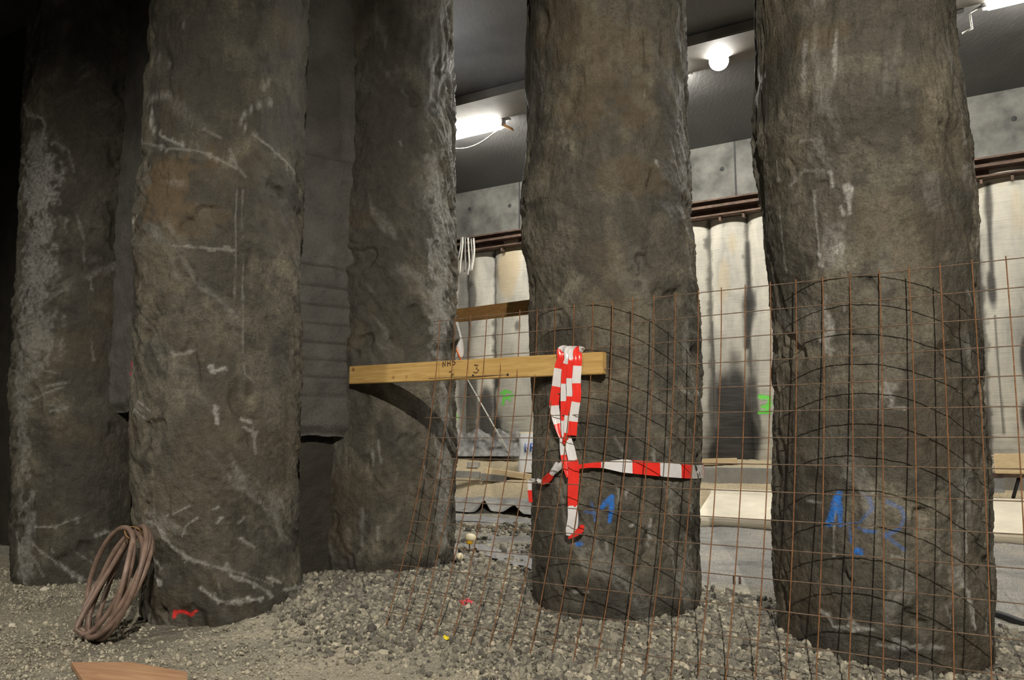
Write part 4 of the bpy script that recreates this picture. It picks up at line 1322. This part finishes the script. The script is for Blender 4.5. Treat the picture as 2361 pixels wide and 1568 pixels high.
c = on_ground(1077, 1398); crumple('red_scrap', c + Vector((0, 0, 0.012)), (0.045, 0.04, 0.022), M_REDSCRAP, 'small crumpled red scrap lying on the gravel between the dark pile and the middle pile', 'scrap', seed=4)
c = on_ground(1030, 1476); crumple('yellow_scrap', c + Vector((0, 0, 0.006)), (0.018, 0.018, 0.016), M_YELB, 'tiny bright yellow scrap on the grit at the lower edge of the wire mesh', 'scrap', seed=6)
for k_, (px, py, r_, lab) in enumerate(((27, 1446, 0.022, 'pale stone lying on the ground at the far left edge'), (950, 1322, 0.022, 'pale stone at the foot of the dark pile, near the left edge of the mesh'), (1056, 1292, 0.022, 'pale stone on top of the gravel bank beside the black scrap'),
                                (872, 1356, 0.02, 'flat pale stone in the gravel left of the wire mesh'), (105, 1362, 0.028, 'grey stone at the base of the leftmost pile'))):
    c = on_ground(px, py)
    crumple('stone', c + Vector((0, 0, 0.004)), r_, M_STONE_W, lab, 'stone', 0.7, 40 + k_, 14, 8)
c = on_ground(1044, 1300); crumple('black_scrap', c + Vector((0.0, 0.06, 0.0)), (0.08, 0.06, 0.07), M_BLACK, 'black plastic scrap at the right foot of the dark pile', 'scrap', seed=9)
c = P(1058, 1288, 7.05)
cap = empty('bent_cap', (c.x, c.y, gz(c.x, c.y)), 'white and cream bent plastic cap lying by the right foot of the dark pile', 'cap')
strip([P(1053, 1256, 7.1), P(1051, 1270, 7.08), P(1054, 1285, 7.06), P(1060, 1298, 7.05)], [0.03, 0.035, 0.035, 0.02], 0, 9, 0.4, None, 6, 41).build('rim', [M_SHEET], cap)
MB().lathe(P(1060, 1284, 7.02), (0.75, -0.45, 0.5), [(0.004, 0.03), (0.028, 0.022), (0.034, 0.0), (0.030, -0.01), (0.004, -0.012)], 16).build('cap_dome', M_CREAMP, cap)

# marker stake with yellow sleeve and cream cap
b0 = on_ground(1082, 1277)
stk = empty('marker_stake', b0, 'short marker stake with yellow sleeve and cream cap, right of the dark pile', 'stake')
zt_ = P(1083, 1230, b0.y).z
MB().tube([b0 - Vector((0, 0, 0.05)), Vector((b0.x + 0.004, b0.y, zt_ - 0.05))], 0.007, 8).build('rod', M_STEEL, stk)
MB().lathe((b0.x + 0.004, b0.y, P(1083, 1255, b0.y).z), (0.02, 0, 1), [(0.026, 0), (0.032, 0.01), (0.034, 0.08)], 18).build('sleeve', M_YELP, stk)
MB().lathe((b0.x + 0.01, b0.y, zt_ - 0.055), (0.18, 0, 1), [(0.035, -0.012), (0.058, 0.0), (0.06, 0.015), (0.052, 0.035), (0.03, 0.05), (0.006, 0.055)], 22).build('cap', M_CREAMP, stk)

# ------------------------------------------------------------------ things beyond the pile row, left gap
def sheet(name, rows_px, mat, label, amp=0.05, seed=1, lifts=()):
    """ground sheet given by rows of photograph points (front row first), draped on the floor with lifted folds"""
    rows = []
    nu, nv = len(rows_px), 46
    for i, row in enumerate(rows_px):
        gp_ = [on_ground(*q) for q in row]
        r = []
        for k in range(nv):
            f = k / (nv - 1) * (len(gp_) - 1); j = min(int(f), len(gp_) - 2); w = f - j
            q = gp_[j].lerp(gp_[j + 1], w)
            q.z = gz(q.x, q.y) + 0.012 + amp * 0.35 * (1 + float(fbm(np.array([q.x * 4.]), np.array([q.y * 4.]), np.array([0.]), seed, 3)[0]))
            for (fi, fk, s_, h_) in lifts:
                q.z += h_ * math.exp(-((k / (nv - 1) - fk) / s_) ** 2 - ((i - fi) / 0.55) ** 2)
            r.append(q)
        rows.append(r)
    fine = []
    for i in range(nu - 1):
        for t in np.linspace(0, 1, 7)[:-1]:
            fine.append([rows[i][k].lerp(rows[i + 1][k], t) for k in range(nv)])
    fine.append(rows[-1])
    th = Vector((0, 0, -0.006))
    mb = MB().grid(fine)
    mb.grid([[q + th for q in r] for r in reversed(fine)])
    o = mb.build(name, mat)
    return tag(o, label, 'plastic sheet')


sheet('plastic_sheet', [[(1030, 1182), (1110, 1184), (1180, 1190), (1240, 1197)], [(1030, 1165), (1110, 1164), (1180, 1168), (1240, 1174)], [(1030, 1152), (1110, 1150), (1180, 1153), (1240, 1158)]], M_SHEET, 'dusty grey plastic sheet with two lifted folds lying across the floor of the left gap', 0.05, 3, ((0, 0.36, 0.05, 0.16), (0, 0.70, 0.08, 0.11)))
sheet('plastic_sheet', [[(1030, 1205), (1120, 1207), (1240, 1216)], [(1030, 1192), (1120, 1194), (1240, 1203)]], M_SHEETD, 'flat strip of grey plastic sheet just in front of the sheet with lifted folds', 0.02, 5)
sheet('plastic_sheet', [[(1110, 1285), (1170, 1305), (1245, 1325)], [(1090, 1262), (1160, 1275), (1245, 1290)]], M_SHEETD, 'crumpled grey plastic sheet right of the marker stake at the back of the gravel', 0.05, 7)


def beam_between(name, a, b, w, h, mat, parent=None, loc=None, bev=0.004):
    a, b = Vector(a), Vector(b)
    u = b - a; L = u.length; u.normalize()
    n = u.cross(Vector((0, 0, 1))).normalized()
    up = n.cross(u).normalized()
    return MB().box((a + b) / 2, u * L / 2, n * w / 2, up * h / 2, bev=bev).build(name, mat, parent, loc)


def rest(px, py, h):
    q = on_ground(px, py)
    return Vector((q.x, q.y, q.z + h))


a, b = P(1036, 1092, 12.6), P(1107, 1096, 12.55)
tag(beam_between('steel_rail', a, b, 0.12, 0.10, M_GALV), 'grey steel box rail lying on the sandy bank at the left of the left gap', 'rail')
a, b = P(1110, 1099, 12.5), P(1172, 1104.5, 12.42)
rl = empty('steel_rail', (a + b) / 2 - Vector((0, 0, 0.08)), 'grey steel box rail with an open square end under the pale timber post', 'rail')
uu = (b - a).normalized()
beam_between('tube_body', a, b - uu * 0.02, 0.10, 0.10, M_GALV, rl)
beam_between('open_end', b - uu * 0.019, b + uu * 0.006, 0.06, 0.06, M_BLACK, rl)
a, b = P(1121, 1085, 12.52), P(1250, 1104, 12.30)
tag(beam_between('timber_post', a, b, 0.10, 0.085, M_TIMBER), 'pale fresh timber post lying on the steel rail in the left gap', 'timber')
# little blocks along the foot of the bank
a = rest(1092, 1078, 0.04)
tag(MB().box(a, (0.09, -0.02, 0), (0.02, 0.06, 0), (0, 0, 0.045), bev=0.006).build('concrete_block', M_GREY), 'small grey block on the sandy bank behind the steel rail', 'block')

# plastic sheeting heaped at the base of the far wall
def heap():
    nu, nv = 60, 26
    rows = []
    for i in range(nu):
        px = 1040 + 160 * i / (nu - 1)
        r = []
        for j in range(nv):
            v = j / (nv - 1)
            py = 1052 - v * (58 + 6 * math.sin(i * 0.35))
            a_, b_ = ray(px, py)
            Yw = WD / (WN[0] * a_ + WN[1])
            Y = Yw - 0.12 - 0.55 * (1 - v) ** 1.3 + 0.10 * float(fbm(np.array([px / 18.]), np.array([py / 18.]), np.array([0.]), 77, 4)[0])
            q = P(px, py, Y)
            q.z = max(q.z, gz(q.x, q.y) + 0.01)
            r.append(q)
        rows.append(r)
    mb = MB().grid(rows)
    mb.grid([[q + Vector((0.0, 0.008, -0.004)) for q in r] for r in reversed(rows)])
    return mb.build('plastic_sheet', M_SHEET)


tag(heap(), 'wrinkled grey plastic sheeting heaped against the base of the far wall', 'plastic sheet')

# printed white sack
sb = on_ground(1216, 1090)
sack = empty('white_sack', sb, 'upright white sack with blue print standing left of the middle pile, far side', 'sack')
H_ = P(1216, 1000, sb.y).z - sb.z
rows = []
for i in range(15):
    v = i / 14
    wx, wy = 0.17 * (1 - 0.15 * v) * (1 + 0.06 * math.sin(v * 9)), 0.10 * (1 - 0.5 * v)
    r = [Vector((sb.x + 0.03 + math.copysign(abs(math.cos(t)) ** 0.6, math.cos(t)) * wx, sb.y + math.copysign(abs(math.sin(t)) ** 0.6, math.sin(t)) * wy, sb.z + 0.005 + v * H_)) for t in np.linspace(0, 2 * math.pi, 29)]
    rows.append(r)
MB().grid(rows).add(rows[-1], [tuple(range(29))]).add(rows[0], [tuple(reversed(range(29)))]).build('bag', M_WHITEP, sack)
MB().box((sb.x + 0.03, sb.y, sb.z + H_ + 0.01), (0.16, 0, 0), (0, 0.035, 0), (0, 0, 0.018), bev=0.008).build('folded_top', M_CREAMP, sack)
fy = sb.y - 0.125
zc = sb.z + H_ * 0.64
for st in ([(-0.055, -0.07), (-0.055, 0.07), (-0.01, -0.05), (-0.01, 0.06)], [(0.03, -0.06), (0.03, 0.06), (0.075, 0.06)], [(0.03, 0.0), (0.07, 0.0)]):
    MB().tube([(sb.x + 0.02 + x, fy + 0.022, zc + z_) for x, z_ in st], 0.011, 6).build('print', M_BLUE, sack)

def tn(px, py, n):
    a, b = ray(px, py)
    Y = n / (WN[0] * a + WN[1])
    return WT[0] * a * Y + WT[1] * Y


# pale pole leaning on the far wall
tq_ = tn(1186, 1050, 11.40); b0 = wpt(11.40, tq_, 0); b0.z = gz(b0.x, b0.y)
tp_ = px_wall(1087, 872)
top = wpt(WD - 0.16, tp_[0], tp_[1])
tag(MB().tube([b0 - Vector((0, 0, 0.02)), top], 0.011, 8).build('leaning_pole', M_PALE), 'thin pale pole leaning on the far wall above the plastic sheeting', 'pole')
# cables hanging from the waler
cbx = px_wall(1095, 575)
cbo = empty('hanging_cable_bundle', wpt(WD - 0.3, cbx[0], 4.5), 'bundle of grey cables hanging from the steel channel in the left gap', 'cables')
for k in range(6):
    x0 = 1083 + k * 5.5
    pts = []
    for f in np.linspace(0, 1, 14):
        px = x0 + 3 * math.sin(f * 1.5) - f * f * (16 - 3.0 * k) + 2 * math.sin(f * 5 + k)
        py = 556 + f * (84 - 4 * (k % 3))
        t_, z_ = px_wall(px, py)
        pts.append(wpt(WD - 0.28 - 0.05 * math.sin(f * 3 + k), t_, z_))
    MB().tube(pts, 0.017, 7).build('cable', M_PALE if k % 2 else M_GALV, cbo)

# ------------------------------------------------------------------ things beyond the pile row, right gaps
def along(n0, n1, t0, t1, z0, z1, name, mat, bev=0.015):
    c = wpt((n0 + n1) / 2, (t0 + t1) / 2, (z0 + z1) / 2)
    return MB().box(c, wt3 * (t1 - t0) / 2, wn3 * (n1 - n0) / 2, (0, 0, (z1 - z0) / 2), bev=bev).build(name, mat)


tk = tn(1612, 1160, 9.75)
sec = [(9.74, -1.15), (9.60, -0.97), (9.60, -0.93), (10.20, -0.69), (10.25, -0.635), (10.36, -0.635), (10.36, -1.1)]
va = [wpt(n_, tk, CAM_H + h_) for n_, h_ in sec]
vb = [wpt(n_, tk + 6.0, CAM_H + h_) for n_, h_ in sec]
kb = MB().add(va + vb, [tuple(range(7)), tuple(reversed(range(7, 14)))] + [(i, (i + 1) % 7, (i + 1) % 7 + 7, i + 7) for i in range(7)])
tag(kb.build('concrete_kerb', M_KERB), 'long cream concrete kerb with a sloping face lying on the grey floor behind the two right-hand piles', 'kerb')
tg = tn(1540, 1090, 10.75)
tag(along(10.75, 11.1, tg, tg + 6.5, CAM_H - 0.66, CAM_H - 0.38, 'concrete_slab', M_GREY, 0.02), 'grey concrete slab lying between the cream kerb and the far wall', 'slab')
a, b = rest(1608, 1073, 0.05), rest(1700, 1071, 0.05)
tag(beam_between('wooden_batten', a, b, 0.08, 0.08, M_TIMBER), 'short pale batten lying at the foot of the wet patch on the far wall', 'batten')
for px, h_, lab in ((1693, 20, 'taller dark peg sticking out of the grey floor between the two right-hand piles'), (1706, 17, 'shorter grey peg sticking out of the floor just right of the taller dark peg')):
    b0 = on_ground(px, 1347)
    tag(MB().tube([b0 - Vector((0, 0, 0.03)), Vector((b0.x, b0.y, P(px, 1347 - h_, b0.y).z))], 0.010, 8).build('steel_peg', M_BLACK if px < 1700 else M_STEEL), lab, 'peg')
b0 = on_ground(1706, 1347)
a, b = on_ground(2290, 1422, 4.8), on_ground(2420, 1462, 4.8)
tag(MB().tube([a.lerp(b, t) + Vector((0, 0, 0.022 + 0.004 * math.sin(t * 9))) for t in np.linspace(0, 1, 12)], 0.022, 10).build('black_pipe', M_BLACK), 'black pipe lying on the floor right of the nearest pile', 'pipe')
# timber block, box and wire on the kerb at the right edge
kz1 = CAM_H - 0.635
c = wpt(10.30, tn(2350, 1105, 10.30), kz1)
tag(MB().box(c + Vector((0, 0, 0.37)), wt3 * 0.22, wn3 * 0.09, (0, 0, 0.105), bev=0.008).build('timber_block', M_TIMBER), 'pale timber block at the right edge, raised on a dark trestle over the cream kerb', 'timber')
tr = empty('trestle', c, 'dark low trestle standing on the cream kerb and carrying the pale timber block', 'trestle')
MB().box(c + Vector((0, 0, 0.245)) - wt3 * 0.10, wt3 * 0.36, wn3 * 0.08, (0, 0, 0.02), bev=0.004).build('cross_bar', M_STEEL, tr)
for d_ in (-0.40, -0.02):
    MB().tube([c + wt3 * (d_ - 0.05), c + wt3 * (d_ + 0.02) + Vector((0, 0, 0.23))], 0.018, 8).build('leg', M_BLACK, tr)
MB().box(c - wt3 * 0.26 + Vector((0, 0, 0.15)), wt3 * 0.12, wn3 * 0.05, (0, 0, 0.09), bev=0.006).build('box', M_SHEETD, tr)
mb = MB()
pts = []
c2 = c - wt3 * 0.27 + Vector((0, 0, 0.37))
rs = random.Random(3)
for k in range(140):
    a = k * 0.33
    pts.append(c2 + wt3 * (0.15 * math.cos(a) * (0.7 + 0.3 * math.sin(k * 0.21)) + 0.02 * math.sin(k)) + wn3 * (0.06 * math.sin(a * 0.53)) + Vector((0, 0, 0.095 * math.sin(a) * (0.75 + 0.25 * math.cos(k * 0.17)))))
tag(mb.tube(pts, 0.0045, 5).build('wire_tangle', M_PALE), 'loose tangle of pale wire on the trestle beside the timber block', 'wire')

# ------------------------------------------------------------------ lamps
M_TUBE = emissive('lamp_tube_light', (1.0, 0.965, 0.88), TUBE_STRENGTH)
M_HOUS = simple('lamp_housing', (0.22, 0.225, 0.225), 0.5, var=0.1)


M_TUBE_DIM = emissive('lamp_tube_light_dim', (1.0, 0.965, 0.88), TUBE_STRENGTH * 0.55)


def tube_lamp(n, t0, t1, z, label, glow=None):
    """fluorescent tube under a steel channel, running along the wall direction"""
    a, b = wpt(n, t0, z), wpt(n, t1, z)
    o = empty('tube_lamp', (a + b) / 2, label, 'lamp', 'tube lamps under the ceiling')
    hs = MB().box((a + b) / 2 + Vector((0, 0, 0.085)), wt3 * ((t1 - t0) / 2 + 0.12), wn3 * 0.09, (0, 0, 0.018), bev=0.006)
    hs = hs.build('housing', M_HOUS, o)
    MB().tube([a + (b - a) * f for f in np.linspace(0, 1, 5)], 0.062, 16).build('tube', glow or M_TUBE, o)
    for q in (a, b):
        MB().box(q + wt3 * (0.03 if q is b else -0.03) + Vector((0, 0, 0.02)), wt3 * 0.028, wn3 * 0.05, (0, 0, 0.06), bev=0.005).build('end_cap', M_HOUS, o)
    for f in (0.2, 0.8):
        MB().tube([a.lerp(b, f) + Vector((0, 0, 0.1)), Vector((a.lerp(b, f).x, a.lerp(b, f).y, CEIL_Z))], 0.008, 6).build('hanger', M_HOUS, hs)
    return o, a, b


zA = CAM_H + 4.36
tA = tn(1154, 287, 9.2)
lampA, a, b = tube_lamp(9.2, tA - 1.2, tA, zA, 'glowing tube lamp under the ceiling, left of the middle pile')
pts = []
for f in np.linspace(0, 1, 18):
    q = b.lerp(a, f * 0.95)
    pts.append(q + Vector((0, 0, -0.02 - 0.21 * math.sin(math.pi * min(1, f * 1.02)) ** 0.8)))
cbA = MB().tube(pts, 0.010, 7).build('cable', M_PALE, lampA)
MB().box(b + wt3 * 0.12 + Vector((0, 0, -0.06)), (wt3 * 0.8 - Vector((0, 0, 0.5))).normalized() * 0.09, wn3 * 0.03, Vector((0, 0, 0.02)), bev=0.004).build('plug', M_PLANK_B, cbA)
for (x_, y_, lab) in ((1.50, 9.62, 'tube lamp under the ceiling behind the middle pile'), (3.88, 8.16, 'tube lamp under the ceiling behind the widest pile')):
    tm = WT[0] * x_ + WT[1] * y_
    tube_lamp(9.12, tm - 0.6, tm + 0.6, zA, lab, M_TUBE_DIM if x_ > 3 else M_TUBE)
tC = tn(2277, 8, 9.1)
lampC, a, b = tube_lamp(9.1, tC, tC + 1.2, zA + 0.02, 'glowing tube lamp cut by the top right corner of the picture', M_TUBE_DIM)
cbC = MB().tube([a - wt3 * 0.05, a - wt3 * 0.16 + Vector((0, 0, -0.05)), a - wt3 * 0.15 + Vector((0, 0, -0.22)), a - wt3 * 0.24 + Vector((0, 0, -0.25))], 0.012, 7).build('cable', M_PALE, lampC)
MB().box(a - wt3 * 0.30 + Vector((0, 0, 0.02)), wt3 * 0.09, wn3 * 0.05, (0, 0, 0.03), bev=0.005).build('junction_box', M_HOUS, cbC)
# floodlight seen head-on
qB = P(1658, 138, 8.95)
lb = empty('flood_lamp', qB, 'round bright floodlight under the ceiling between the two right-hand piles', 'lamp')
ax = Vector((-0.25, -0.75, -0.55)).normalized()
MB().lathe(qB, ax, [(0.05, -0.10), (0.09, -0.06), (0.112, -0.01), (0.118, 0.07), (0.112, 0.07), (0.104, 0.0)], 24).build('housing', M_HOUS, lb)
MB().lathe(qB, ax, [(0.102, 0.005), (0.08, 0.02), (0.04, 0.03)], 24).build('lens', emissive('flood_lens_light', (1.0, 0.965, 0.90), 900.0), lb)
MB().tube([qB - ax * 0.09, qB - ax * 0.10 + Vector((0, 0, 0.05)), Vector((qB.x - ax.x * 0.1, qB.y - ax.y * 0.1, CEIL_Z))], 0.012, 8).build('bracket', M_HOUS, lb)
